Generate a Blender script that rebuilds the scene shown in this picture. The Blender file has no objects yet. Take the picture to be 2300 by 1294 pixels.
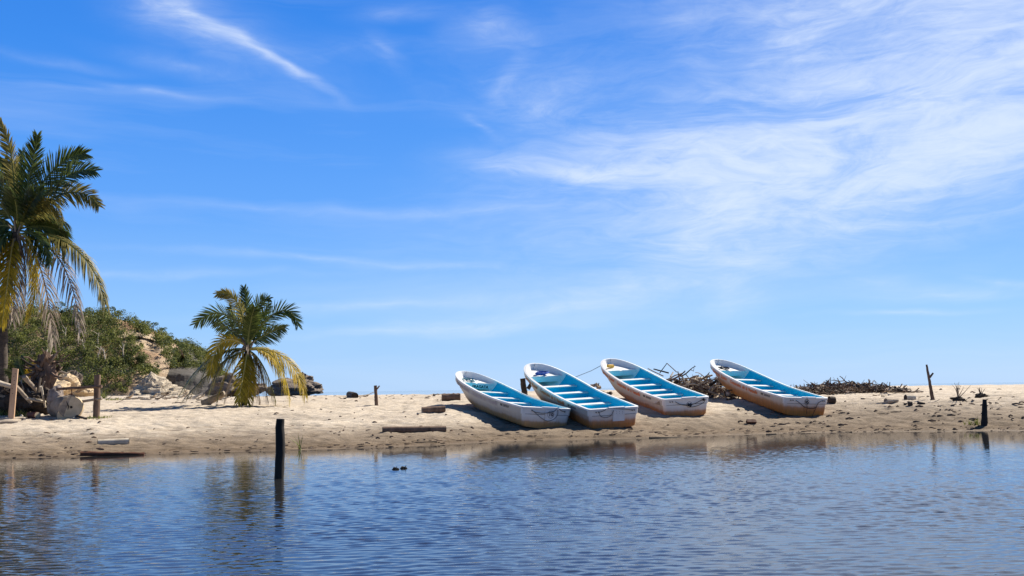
import bpy, math, random
import numpy as np
from mathutils import Vector, Matrix, noise as mnoise

random.seed(7); np.random.seed(7)
sc = bpy.context.scene
COL = sc.collection
R = math.radians

# ------------------------------------------------------------------ camera
CAM_H = 1.7
ROLL = R(0.80); PITCH = math.atan((874.5-647.0)/2300.0)
cam = bpy.data.cameras.new("camera")
cam.sensor_width = 36.0; cam.lens = 36.0
cam.clip_start = 0.1; cam.clip_end = 60000.0
cam_ob = bpy.data.objects.new("camera", cam); COL.objects.link(cam_ob)
CR = Matrix.Rotation(math.pi/2+PITCH, 3, 'X') @ Matrix.Rotation(-ROLL, 3, 'Z')
cam_ob.matrix_world = Matrix.Translation((0, 0, CAM_H)) @ CR.to_4x4()
sc.camera = cam_ob

# ------------------------------------------------------------------ light
SUN_AZ, SUN_EL = R(52), R(43)          # azimuth clockwise from +Y, elevation
sun_dir = Vector((math.sin(SUN_AZ)*math.cos(SUN_EL), math.cos(SUN_AZ)*math.cos(SUN_EL), math.sin(SUN_EL)))
sl = bpy.data.lights.new("sun", 'SUN'); sl.energy = 5.0; sl.angle = R(0.5); sl.color = (1.0, 0.93, 0.82)
so = bpy.data.objects.new("sun", sl); COL.objects.link(so)
so.rotation_euler = sun_dir.to_track_quat('Z', 'Y').to_euler()
sc.view_settings.view_transform = 'Standard'
sc.view_settings.look = 'None'
sc.view_settings.exposure = 0.78
sc.view_settings.gamma = 1.0
sc.view_settings.use_curve_mapping = False
sc.cycles.max_bounces = 6
sc.cycles.use_denoising = True

# pixel of the 2300x1294 photograph -> ray; used to survey where things stand
def ray(px, py):
    return CR @ Vector(((px-1150)/2300.0, -(py-647)/2300.0, -1.0))
def at_y(px, py, y):
    d = ray(px, py); return Vector((0, 0, CAM_H)) + d*(y/d.y)

# ------------------------------------------------------------------ sky
SKY_STRENGTH = 0.10
def sky_az_el(px, py):
    d = ray(px, py).normalized()
    return math.atan2(d.x, d.y), math.asin(d.z)

def build_world():
    w = bpy.data.worlds.new("World"); sc.world = w; w.use_nodes = True
    nt = w.node_tree; N = nt.nodes; Lk = nt.links
    N.clear()
    out = N.new('ShaderNodeOutputWorld'); bg = N.new('ShaderNodeBackground')
    bg.inputs['Strength'].default_value = SKY_STRENGTH
    Lk.new(bg.outputs[0], out.inputs[0])
    sky = N.new('ShaderNodeTexSky'); sky.sky_type = 'NISHITA'; sky.sun_disc = False
    sky.sun_elevation = SUN_EL; sky.sun_rotation = SUN_AZ
    sky.altitude = 0; sky.air_density = 1.0; sky.dust_density = 0.15; sky.ozone_density = 3.0
    tc = N.new('ShaderNodeTexCoord')
    sep = N.new('ShaderNodeSeparateXYZ'); Lk.new(tc.outputs['Generated'], sep.inputs[0])
    def M(op, a, b=None, c=None, clamp=False):
        n = N.new('ShaderNodeMath'); n.operation = op; n.use_clamp = clamp
        for i, v in enumerate((a, b, c)):
            if v is None: continue
            if isinstance(v, (int, float)): n.inputs[i].default_value = v
            else: Lk.new(v, n.inputs[i])
        return n.outputs[0]
    az = M('ARCTAN2', sep.outputs['X'], sep.outputs['Y'])
    el = M('ARCSINE', sep.outputs['Z'])
    comb = N.new('ShaderNodeCombineXYZ'); Lk.new(az, comb.inputs[0]); Lk.new(el, comb.inputs[1])
    def noise(vec, scale, detail=5, rough=0.55, dist=0.0, sx=1, sy=1, rot=0, loc=(0, 0, 0)):
        m = N.new('ShaderNodeMapping'); Lk.new(vec, m.inputs[0])
        m.inputs['Scale'].default_value = (sx, sy, 1); m.inputs['Rotation'].default_value = (0, 0, rot)
        m.inputs['Location'].default_value = loc
        n = N.new('ShaderNodeTexNoise'); n.inputs['Scale'].default_value = scale
        n.inputs['Detail'].default_value = detail; n.inputs['Roughness'].default_value = rough
        n.inputs['Distortion'].default_value = dist
        Lk.new(m.outputs[0], n.inputs['Vector']); return n
    # warp the layout so cloud edges are ragged
    wn = noise(comb.outputs[0], 9.0, 3, 0.6, 0, 0.5, 1.2)
    sub = N.new('ShaderNodeVectorMath'); sub.operation = 'SUBTRACT'; Lk.new(wn.outputs['Color'], sub.inputs[0]); sub.inputs[1].default_value = (0.5, 0.5, 0.5)
    scl = N.new('ShaderNodeVectorMath'); scl.operation = 'MULTIPLY'; Lk.new(sub.outputs[0], scl.inputs[0]); scl.inputs[1].default_value = (0.11, 0.04, 0)
    add = N.new('ShaderNodeVectorMath'); add.operation = 'ADD'; Lk.new(comb.outputs[0], add.inputs[0]); Lk.new(scl.outputs[0], add.inputs[1])
    P = add.outputs[0]
    total = None
    def blob(px, py, ax, ay, ang, amp):
        nonlocal total
        a, e = sky_az_el(px, py)
        m = N.new('ShaderNodeMapping'); m.vector_type = 'TEXTURE'; Lk.new(P, m.inputs[0])
        m.inputs['Location'].default_value = (a, e, 0)
        m.inputs['Rotation'].default_value = (0, 0, R(ang))
        m.inputs['Scale'].default_value = (1.9*ax/2300, 1.9*ay/2300, 1)
        g = N.new('ShaderNodeTexGradient'); g.gradient_type = 'QUADRATIC_SPHERE'; Lk.new(m.outputs[0], g.inputs[0])
        total = M('MULTIPLY_ADD', g.outputs['Fac'], amp, total if total is not None else 0.0)
    for b in SKY_BLOBS: blob(*b)
    n1 = noise(P, 11.0, 9, 0.66, 1.2, 0.36, 1.4, R(-20))
    n2 = noise(P, 34.0, 9, 0.66, 1.6, 0.40, 1.5, R(-30), (3, 1, 0))
    s1 = M('MULTIPLY_ADD', n1.outputs['Fac'], 2.9, -0.92)
    s2 = M('MULTIPLY_ADD', n2.outputs['Fac'], 2.6, -0.30)
    tex = M('MULTIPLY', M('MAXIMUM', s1, 0.05), s2)
    tex = M('MULTIPLY_ADD', tex, 0.70, 0.16)
    mask = M('MULTIPLY', total, tex)
    # faint streaks of cirrus everywhere
    n3 = noise(P, 7.0, 6, 0.6, 0.4, 0.22, 2.4, R(-6), (7, 2, 0))
    st = M('MULTIPLY', M('MAXIMUM', M('SUBTRACT', n3.outputs['Fac'], 0.5), 0.0), 0.55)
    mask = M('ADD', mask, M('MULTIPLY', st, M('MULTIPLY', M('SUBTRACT', 0.55, el), 5.0, None, True)))
    # high thin cirrus thins out to nothing past a cap
    mask = M('MULTIPLY', mask, M('MULTIPLY', M('SUBTRACT', 0.95, el), 4.0, None, True))
    mask = M('MULTIPLY', M('TANH', M('MULTIPLY', mask, 1.15)), 0.84)
    # sky: deepen to the photograph's saturated blue
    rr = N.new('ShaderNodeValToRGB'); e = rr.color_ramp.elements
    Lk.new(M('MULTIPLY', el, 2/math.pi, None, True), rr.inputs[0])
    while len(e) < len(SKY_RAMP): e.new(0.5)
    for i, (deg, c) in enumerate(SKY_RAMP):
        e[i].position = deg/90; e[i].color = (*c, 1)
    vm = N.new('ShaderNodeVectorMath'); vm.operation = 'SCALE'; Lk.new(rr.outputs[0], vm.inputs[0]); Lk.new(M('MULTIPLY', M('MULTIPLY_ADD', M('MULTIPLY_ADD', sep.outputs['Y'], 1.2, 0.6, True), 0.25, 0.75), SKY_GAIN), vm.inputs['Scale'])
    hs = N.new('ShaderNodeHueSaturation'); hs.inputs['Saturation'].default_value = SKY_SAT; hs.inputs['Value'].default_value = 1.0
    hs.inputs['Hue'].default_value = SKY_HUE
    Lk.new(sky.outputs[0], hs.inputs['Color'])
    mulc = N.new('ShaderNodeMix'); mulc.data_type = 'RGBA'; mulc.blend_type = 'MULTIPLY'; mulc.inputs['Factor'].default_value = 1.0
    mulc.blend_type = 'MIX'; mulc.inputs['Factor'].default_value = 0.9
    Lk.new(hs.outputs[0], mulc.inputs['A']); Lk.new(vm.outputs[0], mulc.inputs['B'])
    mix = N.new('ShaderNodeMix'); mix.data_type = 'RGBA'; Lk.new(mask, mix.inputs['Factor'])
    Lk.new(mulc.outputs['Result'], mix.inputs['A']); mix.inputs['B'].default_value = CLOUD_COL
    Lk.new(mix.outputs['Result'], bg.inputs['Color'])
SKY_SAT, SKY_HUE = 1.15, 0.5
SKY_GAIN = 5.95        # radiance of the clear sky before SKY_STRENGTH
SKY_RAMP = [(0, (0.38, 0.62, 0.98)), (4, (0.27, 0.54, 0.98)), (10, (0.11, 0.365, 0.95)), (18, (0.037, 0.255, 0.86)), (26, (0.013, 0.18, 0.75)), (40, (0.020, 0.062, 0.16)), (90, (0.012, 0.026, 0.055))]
CLOUD_COL = (4.85, 5.4, 6.2, 1)
SKY_BLOBS = [
    (1980, 270, 760, 200, 14, 0.75), (2300, 130, 330, 220, 25, 0.7), (2240, 290, 380, 80, 10, 0.6), (1650, 290, 480, 80, 8, 0.55), (2050, 200, 420, 120, 22, 0.4),
    (2350, -300, 700, 360, 15, 1.5), (1900, -150, 300, 120, 20, 0.4), (1500, -420, 260, 120, 10, 0.5), (500, -300, 300, 60, -20, 0.5),
    (1330, 392, 240, 24, -5, 0.6), (1500, 380, 340, 60, 0, 0.45), (1900, 420, 480, 90, 3, 0.5), (1750, 470, 640, 200, 8, 0.3),
    (1620, 500, 240, 50, 28, 0.6), (1560, 490, 130, 26, 45, 0.4), (1650, 590, 80, 110, 20, 0.5), (1750, 560, 280, 80, 15, 0.3),
    (1350, 680, 460, 26, 8, 0.6), (900, 690, 420, 12, 3, 0.35), (1000, 740, 420, 12, 2, 0.35), (760, 590, 420, 10, -2, 0.35), (600, 465, 420, 12, -2, 0.2),
    (1100, 470, 300, 12, 2, 0.25), (350, 620, 260, 9, 1, 0.3),
    (565, 94, 165, 13, -27, 0.85), (655, 142, 75, 8, -24, 0.7), (430, 22, 120, 40, -28, 0.55), (520, 80, 240, 70, -20, 0.35), (430, 150, 160, 16, -10, 0.25),
    (1110, 65, 110, 38, -10, 0.4), (1130, 185, 55, 22, 45, 0.35), (900, 35, 90, 16, 2, 0.4), (860, 110, 50, 30, -30, 0.3), (770, 100, 90, 30, 0, 0.2), (1060, 275, 60, 12, -35, 0.25),
    (1250, 225, 280, 80, -10, 0.45), (1800, 80, 130, 55, -12, 0.5), (1600, 175, 80, 25, -30, 0.25), (1500, 50, 60, 40, 0, 0.2),
    (2110, 660, 130, 16, 0, 0.7), (2250, 628, 70, 9, -10, 0.5), (2020, 705, 140, 7, 0, 0.5), (1950, 640, 90, 26, 0, 0.3),
    (120, 122, 150, 10, -4, 0.25), (380, 200, 170, 9, -6, 0.25), (180, 185, 150, 8, 0, 0.15)]
build_world()

# ------------------------------------------------------------------ object helpers
def props(o, label=None, cat=None, group=None, kind=None):
    if label: o["label"] = label
    if cat: o["category"] = cat
    if group: o["group"] = group
    if kind: o["kind"] = kind
    return o
def link(name, mesh, parent=None):
    o = bpy.data.objects.new(name, mesh); COL.objects.link(o)
    if parent is not None: o.parent = parent
    return o
def empty(name, loc=(0, 0, 0), rot=(0, 0, 0)):
    o = bpy.data.objects.new(name, None); COL.objects.link(o)
    o.location = loc; o.rotation_euler = rot; o.empty_display_size = 0.2
    return o
def copy_thing(o, parent=None):
    c = o.copy(); COL.objects.link(c)
    if parent is not None: c.parent = parent
    for ch in list(o.children): copy_thing(ch, c)
    return c

class MB:
    """collects vertices and faces of one mesh"""
    def __init__(s): s.v = []; s.f = []; s.m = []
    def add(s, vs, fs, m=0):
        b = len(s.v); s.v.extend([tuple(p) for p in vs]); s.f.extend([tuple(i+b for i in f) for f in fs]); s.m.extend([m]*len(fs))
    def box(s, c, d, rot=None, m=0):
        hx, hy, hz = d[0]/2, d[1]/2, d[2]/2
        vs = [Vector((x, y, z)) for x in (-hx, hx) for y in (-hy, hy) for z in (-hz, hz)]
        if rot is not None: vs = [rot @ p for p in vs]
        s.add([p+Vector(c) for p in vs], [(0, 1, 3, 2), (4, 6, 7, 5), (0, 4, 5, 1), (2, 3, 7, 6), (0, 2, 6, 4), (1, 5, 7, 3)], m)
    def tube(s, pts, rad, n=6, cap=True, m=0, jit=0.0, flat=1.0):
        pts = [Vector(p) for p in pts]; k = len(pts)
        if not isinstance(rad, (list, tuple)): rad = [rad]*k
        t0 = (pts[1]-pts[0]).normalized()
        up = Vector((0, 0, 1)) if abs(t0.z) < 0.9 else Vector((1, 0, 0))
        x = t0.cross(up).normalized(); vs = []
        for i, p in enumerate(pts):
            t = (pts[min(i+1, k-1)]-pts[max(i-1, 0)]).normalized()
            x = (x-t*x.dot(t)).normalized(); y = t.cross(x)
            for j in range(n):
                a = 2*math.pi*j/n; r = rad[i]*(1+(random.uniform(-jit, jit) if jit else 0))
                vs.append(p+x*(math.cos(a)*r)+y*(math.sin(a)*r*flat))
        fs = [(i*n+j, i*n+(j+1) % n, (i+1)*n+(j+1) % n, (i+1)*n+j) for i in range(k-1) for j in range(n)]
        if cap: fs += [tuple(range(n-1, -1, -1)), tuple((k-1)*n+j for j in range(n))]
        s.add(vs, fs, m)
    def mesh(s, name, mats, smooth=None):
        me = bpy.data.meshes.new(name); me.from_pydata(s.v, [], s.f)
        for mt in (mats if isinstance(mats, (list, tuple)) else [mats]): me.materials.append(mt)
        if any(s.m): me.polygons.foreach_set('material_index', s.m)
        if smooth is not None:
            me.polygons.foreach_set('use_smooth', [True]*len(me.polygons))
            me.set_sharp_from_angle(angle=R(smooth))
        me.update(); return me
    def build(s, name, mats, parent=None, smooth=None):
        return link(name, s.mesh(name, mats, smooth), parent)

# numpy value noise
_perm = np.random.RandomState(3).rand(256, 256)
def vnoise(x, y):
    xi = np.floor(x).astype(int); yi = np.floor(y).astype(int); fx = x-xi; fy = y-yi
    fx = fx*fx*(3-2*fx); fy = fy*fy*(3-2*fy)
    a = _perm[xi & 255, yi & 255]; b = _perm[(xi+1) & 255, yi & 255]; c = _perm[xi & 255, (yi+1) & 255]; d = _perm[(xi+1) & 255, (yi+1) & 255]
    return (a*(1-fx)+b*fx)*(1-fy)+(c*(1-fx)+d*fx)*fy-0.5
def fnoise(x, y, o=4):
    r = 0; a = 1.0
    for i in range(o): r = r+a*vnoise(x*2**i+17.3*i, y*2**i+5.1*i); a *= 0.5
    return r
def sstep(a, b, x):
    t = np.clip((x-a)/(b-a), 0, 1); return t*t*(3-2*t)

# ------------------------------------------------------------------ materials
def mat(name):
    m = bpy.data.materials.new(name); m.use_nodes = True
    return m, m.node_tree, m.node_tree.nodes['Principled BSDF']
def nd(nt, typ, **kw):
    n = nt.nodes.new(typ)
    for k, v in kw.items(): setattr(n, k, v)
    return n
def tex_noise(nt, scale, detail=6, rough=0.6, coord='Object', stretch=None, dist=0):
    tc = nd(nt, 'ShaderNodeTexCoord'); n = nd(nt, 'ShaderNodeTexNoise')
    n.inputs['Scale'].default_value = scale; n.inputs['Detail'].default_value = detail; n.inputs['Roughness'].default_value = rough
    n.inputs['Distortion'].default_value = dist
    v = tc.outputs[coord]
    if stretch:
        mp = nd(nt, 'ShaderNodeMapping'); mp.inputs['Scale'].default_value = stretch; nt.links.new(v, mp.inputs[0]); v = mp.outputs[0]
    nt.links.new(v, n.inputs['Vector']); return n.outputs['Fac']
def ramp(nt, fac, stops, interp='LINEAR'):
    r = nd(nt, 'ShaderNodeValToRGB'); r.color_ramp.interpolation = interp
    e = r.color_ramp.elements
    while len(e) < len(stops): e.new(0.5)
    for i, (p, c) in enumerate(stops):
        e[i].position = p; e[i].color = (c[0], c[1], c[2], 1) if not isinstance(c, float) else (c, c, c, 1)
    nt.links.new(fac, r.inputs[0]); return r.outputs[0]
def mixc(nt, fac, a, b, blend='MIX'):
    m = nd(nt, 'ShaderNodeMix', data_type='RGBA', blend_type=blend)
    for key, v in (('Factor', fac), ('A', a), ('B', b)):
        s = [q for q in m.inputs if q.name == key and (q.type == ('VALUE' if key == 'Factor' else 'RGBA'))][0]
        if isinstance(v, (int, float)): s.default_value = v
        elif isinstance(v, tuple): s.default_value = (v[0], v[1], v[2], 1)
        else: nt.links.new(v, s)
    return m.outputs['Result']
def bump(nt, bsdf, h, strength=0.5, dist=0.02):
    b = nd(nt, 'ShaderNodeBump'); b.inputs['Strength'].default_value = strength; b.inputs['Distance'].default_value = dist
    nt.links.new(h, b.inputs['Height']); nt.links.new(b.outputs[0], bsdf.inputs['Normal'])
def mth(nt, op, a, b=None, clamp=False):
    n = nd(nt, 'ShaderNodeMath', operation=op, use_clamp=clamp)
    for i, v in enumerate((a, b)):
        if v is None: continue
        if isinstance(v, (int, float)): n.inputs[i].default_value = v
        else: nt.links.new(v, n.inputs[i])
    return n.outputs[0]

def noisy_mat(name, c1, c2, scale=4, rough=0.85, bs=0.4, bd=0.02, stretch=None, c3=None, spec=0.3, detail=6):
    m, nt, b = mat(name)
    f = tex_noise(nt, scale, detail, 0.65, stretch=stretch)
    st = [(0.3, c1), (0.7, c2)] if c3 is None else [(0.28, c1), (0.5, c2), (0.72, c3)]
    nt.links.new(ramp(nt, f, st), b.inputs['Base Color'])
    b.inputs['Roughness'].default_value = rough; b.inputs['Specular IOR Level'].default_value = spec
    f2 = tex_noise(nt, scale*3.1, 6, 0.7, stretch=stretch)
    bump(nt, b, f2, bs, bd); return m

def sand_material():
    m, nt, b = mat("sand")
    geo = nd(nt, 'ShaderNodeNewGeometry'); sep = nd(nt, 'ShaderNodeSeparateXYZ'); nt.links.new(geo.outputs['Position'], sep.inputs[0])
    big = tex_noise(nt, 0.35, 5, 0.6, stretch=(0.5, 1, 1)); mid = tex_noise(nt, 2.2, 7, 0.7, stretch=(0.45, 1.2, 1)); fine = tex_noise(nt, 18, 5, 0.7)
    speck = tex_noise(nt, 7.0, 4, 0.75, stretch=(0.35, 1.0, 1))
    dry = ramp(nt, mid, [(0.25, (0.37, 0.30, 0.22)), (0.5, (0.56, 0.475, 0.37)), (0.75, (0.70, 0.61, 0.49))])
    dry = mixc(nt, ramp(nt, big, [(0.4, 0.0), (0.66, 0.5)]), dry, (0.33, 0.275, 0.215))
    dry = mixc(nt, ramp(nt, speck, [(0.30, 0.4), (0.37, 0.0)]), dry, (0.14, 0.11, 0.08))
    dry = mixc(nt, ramp(nt, fine, [(0.35, 0.25), (0.6, 0.0)]), dry, (0.20, 0.15, 0.1))
    # damp strip along the water (height above the lagoon)
    h = mth(nt, 'MULTIPLY_ADD', mid, 0.30); nt.nodes[-1].inputs[2].default_value = -0.15
    hz = mth(nt, 'ADD', sep.outputs['Z'], h)
    side = mth(nt, 'MULTIPLY', mth(nt, 'ADD', sep.outputs['X'], 5.0), 0.05, True)
    hz = mth(nt, 'MULTIPLY', hz, mth(nt, 'SUBTRACT', 1.0, mth(nt, 'MULTIPLY', side, 0.5)))
    wet = ramp(nt, hz, [(0.05, 1.0), (0.30, 0.75), (0.62, 0.0)])
    damp = ramp(nt, mid, [(0.3, (0.095, 0.066, 0.040)), (0.7, (0.20, 0.145, 0.092))])
    col = mixc(nt, wet, dry, damp)
    nt.links.new(col, b.inputs['Base Color'])
    rr = ramp(nt, sep.outputs['Z'], [(0.0, 0.8), (0.06, 0.95)])
    nt.links.new(rr, b.inputs['Roughness']); b.inputs['Specular IOR Level'].default_value = 0.25
    bh = mth(nt, 'ADD', mth(nt, 'MULTIPLY', mid, 1.0), mth(nt, 'MULTIPLY', fine, 0.35))
    bump(nt, b, bh, 1.0, 0.065)
    return m
M_SAND = sand_material()

def water_material(name, base, bscale, bstr):
    m, nt, b = mat(name)
    b.inputs['Base Color'].default_value = (*base, 1); b.inputs['Roughness'].default_value = 0.03
    b.inputs['IOR'].default_value = 1.45; b.inputs['Specular IOR Level'].default_value = 0.5
    f = tex_noise(nt, bscale, 3, 0.5, stretch=(0.5, 1.6, 1))
    bump(nt, b, f, bstr, 0.02)
    return m
M_WATER = water_material("lagoon_water", (0.024, 0.024, 0.024), 9.0, 0.05)
M_SEA = water_material("sea_water", (0.008, 0.025, 0.06), 0.3, 0.8); M_SEA.node_tree.nodes["Principled BSDF"].inputs["Specular IOR Level"].default_value = 0.08

M_WOOD = noisy_mat("grey_driftwood", (0.10, 0.075, 0.055), (0.30, 0.24, 0.18), 3, 0.9, 0.6, 0.02, (1, 1, 1), (0.42, 0.35, 0.27))
M_WOOD_DK = noisy_mat("dark_driftwood", (0.025, 0.018, 0.013), (0.075, 0.055, 0.04), 4, 0.9, 0.6, 0.02)
M_WOOD_PALE = noisy_mat("pale_driftwood", (0.38, 0.31, 0.22), (0.62, 0.54, 0.42), 4, 0.9, 0.4, 0.015)
M_WOOD_RED = noisy_mat("red_brown_wood", (0.05, 0.022, 0.014), (0.16, 0.06, 0.03), 3, 0.75, 0.5, 0.02)
M_WOOD_BR = noisy_mat("brown_wood", (0.07, 0.045, 0.032), (0.23, 0.15, 0.105), 5, 0.9, 0.5, 0.015, (1, 1, 0.3))
M_POST_BLACK = noisy_mat("black_wet_wood", (0.008, 0.007, 0.006), (0.035, 0.028, 0.022), 6, 0.75, 0.7, 0.02, (1, 1, 0.2))
M_PLANK = noisy_mat("sawn_tan_wood", (0.40, 0.24, 0.14), (0.62, 0.42, 0.27), 5, 0.8, 0.3, 0.01, (1, 1, 0.15))
M_CUT = noisy_mat("cut_wood_face", (0.42, 0.31, 0.18), (0.66, 0.52, 0.34), 3, 0.85, 0.3, 0.01)
M_ROCK_Y = noisy_mat("yellow_rock", (0.26, 0.18, 0.10), (0.55, 0.41, 0.25), 1.4, 0.95, 0.8, 0.08, None, (0.62, 0.50, 0.34))
M_ROCK_G = noisy_mat("brown_grey_rock", (0.075, 0.062, 0.054), (0.22, 0.18, 0.145), 0.6, 0.95, 1.0, 0.4, (0.5, 0.5, 2.5), (0.30, 0.24, 0.19))
M_ROCK_M = noisy_mat("striped_mound_rock", (0.20, 0.165, 0.125), (0.46, 0.38, 0.28), 1.6, 0.95, 1.0, 0.3, (1, 1, 0.5), (0.76, 0.66, 0.50))
M_ROPE = noisy_mat("dark_rope", (0.012, 0.013, 0.02), (0.03, 0.03, 0.045), 20, 0.9, 0.2, 0.005)
M_ROPE_BLUE = noisy_mat("blue_rope", (0.01, 0.05, 0.25), (0.03, 0.13, 0.5), 20, 0.7, 0.2, 0.005)
M_ROPE_TEAL = noisy_mat("teal_rope", (0.01, 0.09, 0.14), (0.02, 0.2, 0.28), 20, 0.7, 0.2, 0.005)

def leaf_mat(name, c1, c2, trans=0.35, scale=1.0, rough=0.5, isl=0.4, lo=0.3, hi=0.7):
    m, nt, b = mat(name)
    geo = nd(nt, 'ShaderNodeNewGeometry')
    f = tex_noise(nt, scale, 3, 0.6)
    mix = mth(nt, 'ADD', mth(nt, 'MULTIPLY', f, 1-isl), mth(nt, 'MULTIPLY', geo.outputs['Random Per Island'], isl))
    c = ramp(nt, mix, [(lo, c1), (hi, c2)])
    nt.links.new(c, b.inputs['Base Color']); b.inputs['Roughness'].default_value = rough; b.inputs['Specular IOR Level'].default_value = 0.35
    t = nd(nt, 'ShaderNodeBsdfTranslucent'); nt.links.new(c, t.inputs[0])
    ms = nd(nt, 'ShaderNodeMixShader'); ms.inputs[0].default_value = trans
    nt.links.new(b.outputs[0], ms.inputs[1]); nt.links.new(t.outputs[0], ms.inputs[2])
    nt.links.new(ms.outputs[0], nt.nodes['Material Output'].inputs[0]); return m
M_FROND = leaf_mat("green_frond", (0.024, 0.048, 0.012), (0.125, 0.155, 0.035), 0.33, 1.5, 0.36)
M_FROND_Y = leaf_mat("yellow_frond", (0.27, 0.22, 0.02), (0.66, 0.48, 0.05), 0.55, 1.5)
M_FROND_O = leaf_mat("olive_frond", (0.09, 0.09, 0.02), (0.30, 0.25, 0.07), 0.35, 1.5)
M_FROND_D = leaf_mat("dead_frond", (0.14, 0.10, 0.075), (0.46, 0.38, 0.29), 0.25, 2.0, 0.8)
M_TRUNK = noisy_mat("palm_trunk", (0.03, 0.024, 0.02), (0.12, 0.095, 0.075), 3, 0.95, 0.8, 0.04, (1, 1, 3))
M_TREE = leaf_mat("hill_foliage", (0.022, 0.045, 0.014), (0.27, 0.28, 0.065), 0.35, 0.42, 0.7, 0.18, 0.38, 0.64)
M_TREE2 = leaf_mat("ridge_foliage", (0.035, 0.06, 0.015), (0.12, 0.16, 0.04), 0.4, 0.5, 0.7)
M_BARK = noisy_mat("bark", (0.06, 0.05, 0.04), (0.2, 0.17, 0.14), 2, 0.95)
M_GRASS = leaf_mat("grass_blade", (0.10, 0.14, 0.025), (0.28, 0.27, 0.06), 0.35, 3.0)

def hill_material():
    m, nt, b = mat("hill_ground")
    f = tex_noise(nt, 0.16, 7, 0.7, stretch=(1.2, 1.2, 0.55)); g = tex_noise(nt, 0.7, 6, 0.7, stretch=(1, 1, 0.5)); o = tex_noise(nt, 0.06, 3, 0.5)
    rock = ramp(nt, f, [(0.30, (0.15, 0.10, 0.065)), (0.5, (0.42, 0.31, 0.20)), (0.7, (0.60, 0.49, 0.34))])
    rock = mixc(nt, ramp(nt, o, [(0.45, 0.0), (0.6, 0.7)]), rock, (0.36, 0.19, 0.09), 'MIX')
    rock = mixc(nt, ramp(nt, g, [(0.36, 0.85), (0.48, 0.0)]), rock, (0.06, 0.05, 0.035))
    nt.links.new(rock, b.inputs['Base Color']); b.inputs['Roughness'].default_value = 0.95
    bump(nt, b, g, 1.0, 0.8); return m
M_HILL = hill_material()
M_CLIFF = noisy_mat("shade_darkened_cliff_rock", (0.07, 0.065, 0.06), (0.20, 0.18, 0.16), 0.12, 0.95, 1.0, 0.5, (0.4, 0.4, 2.0))  # grey rock, with the cliff face's shade darkened into the colour

# ------------------------------------------------------------------ boats: shape functions and poses (needed by the beach too)
BL, BB = 7.56, 1.01
BOATS = [  # x, y, z, yaw, pitch, heel
    (1.124, 37.102, 0.254, 116.31, 8.02, 3.42),
    (3.575, 37.05, 0.221, 111.68, 10.61, -2.28),
    (6.743, 40.358, 0.505, 108.35, 10.34, -2.40),
    (11.614, 41.172, 0.442, 106.64, 10.24, 2.09)]
def boat_matrix(q):
    return Matrix.Translation(q[:3]) @ (Matrix.Rotation(R(q[3]), 4, 'Z') @ Matrix.Rotation(R(-q[4]), 4, 'Y') @ Matrix.Rotation(R(q[5]), 4, 'X'))

# ------------------------------------------------------------------ beach
SHX = np.array([-400, -60, -30, -14.15, -12.08, -9.7, -6.92, -4.12, -2.18, -0.07, 2.94, 6.93, 11.07, 14.99, 17.86, 30, 60, 400])
SHY = np.array([20, 24, 27, 28.49, 28.79, 29.85, 30.49, 31.43, 32.69, 34.36, 35.02, 36.14, 36.98, 36.81, 36.21, 35, 33, 33])
PS = np.array([-60, -12, -3, 0, 1, 2, 4, 7, 10, 17, 30, 60, 90, 400])
PR = np.array([-2.5, -1.0, -0.28, 0, 0.10, 0.23, 0.55, 0.98, 1.18, 1.33, 1.45, 1.60, 1.62, 1.62])
PLF = np.array([-2.5, -1.0, -0.28, 0, 0.09, 0.18, 0.38, 0.66, 0.88, 1.13, 1.30, 1.45, 1.52, 1.4])
def dents(x, y, cell, rad, depth):
    """old footprints: one soft hollow with a raised rim in most cells of a jittered grid"""
    out = np.zeros_like(x); ci = np.floor(x/cell).astype(int); cj = np.floor(y/cell).astype(int)
    for di in (-1, 0, 1):
        for dj in (-1, 0, 1):
            a = ci+di; b = cj+dj; r1 = _perm[a & 255, b & 255]; r2 = _perm[(a*7+31) & 255, (b*13+5) & 255]; r3 = _perm[(a*3+77) & 255, (b*5+191) & 255]
            ux = x-(a+r1)*cell; uy = y-(b+r2)*cell; c = np.cos(r3*6.28); sn = np.sin(r3*6.28)
            d2 = ((ux*c+uy*sn)/1.7)**2+(-ux*sn+uy*c)**2
            g = np.exp(-d2/(rad*rad)); out += (r3 > 0.25)*depth*(0.5+r1)*(-g+0.45*np.exp(-d2/(rad*rad*4)))
    return out
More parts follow.
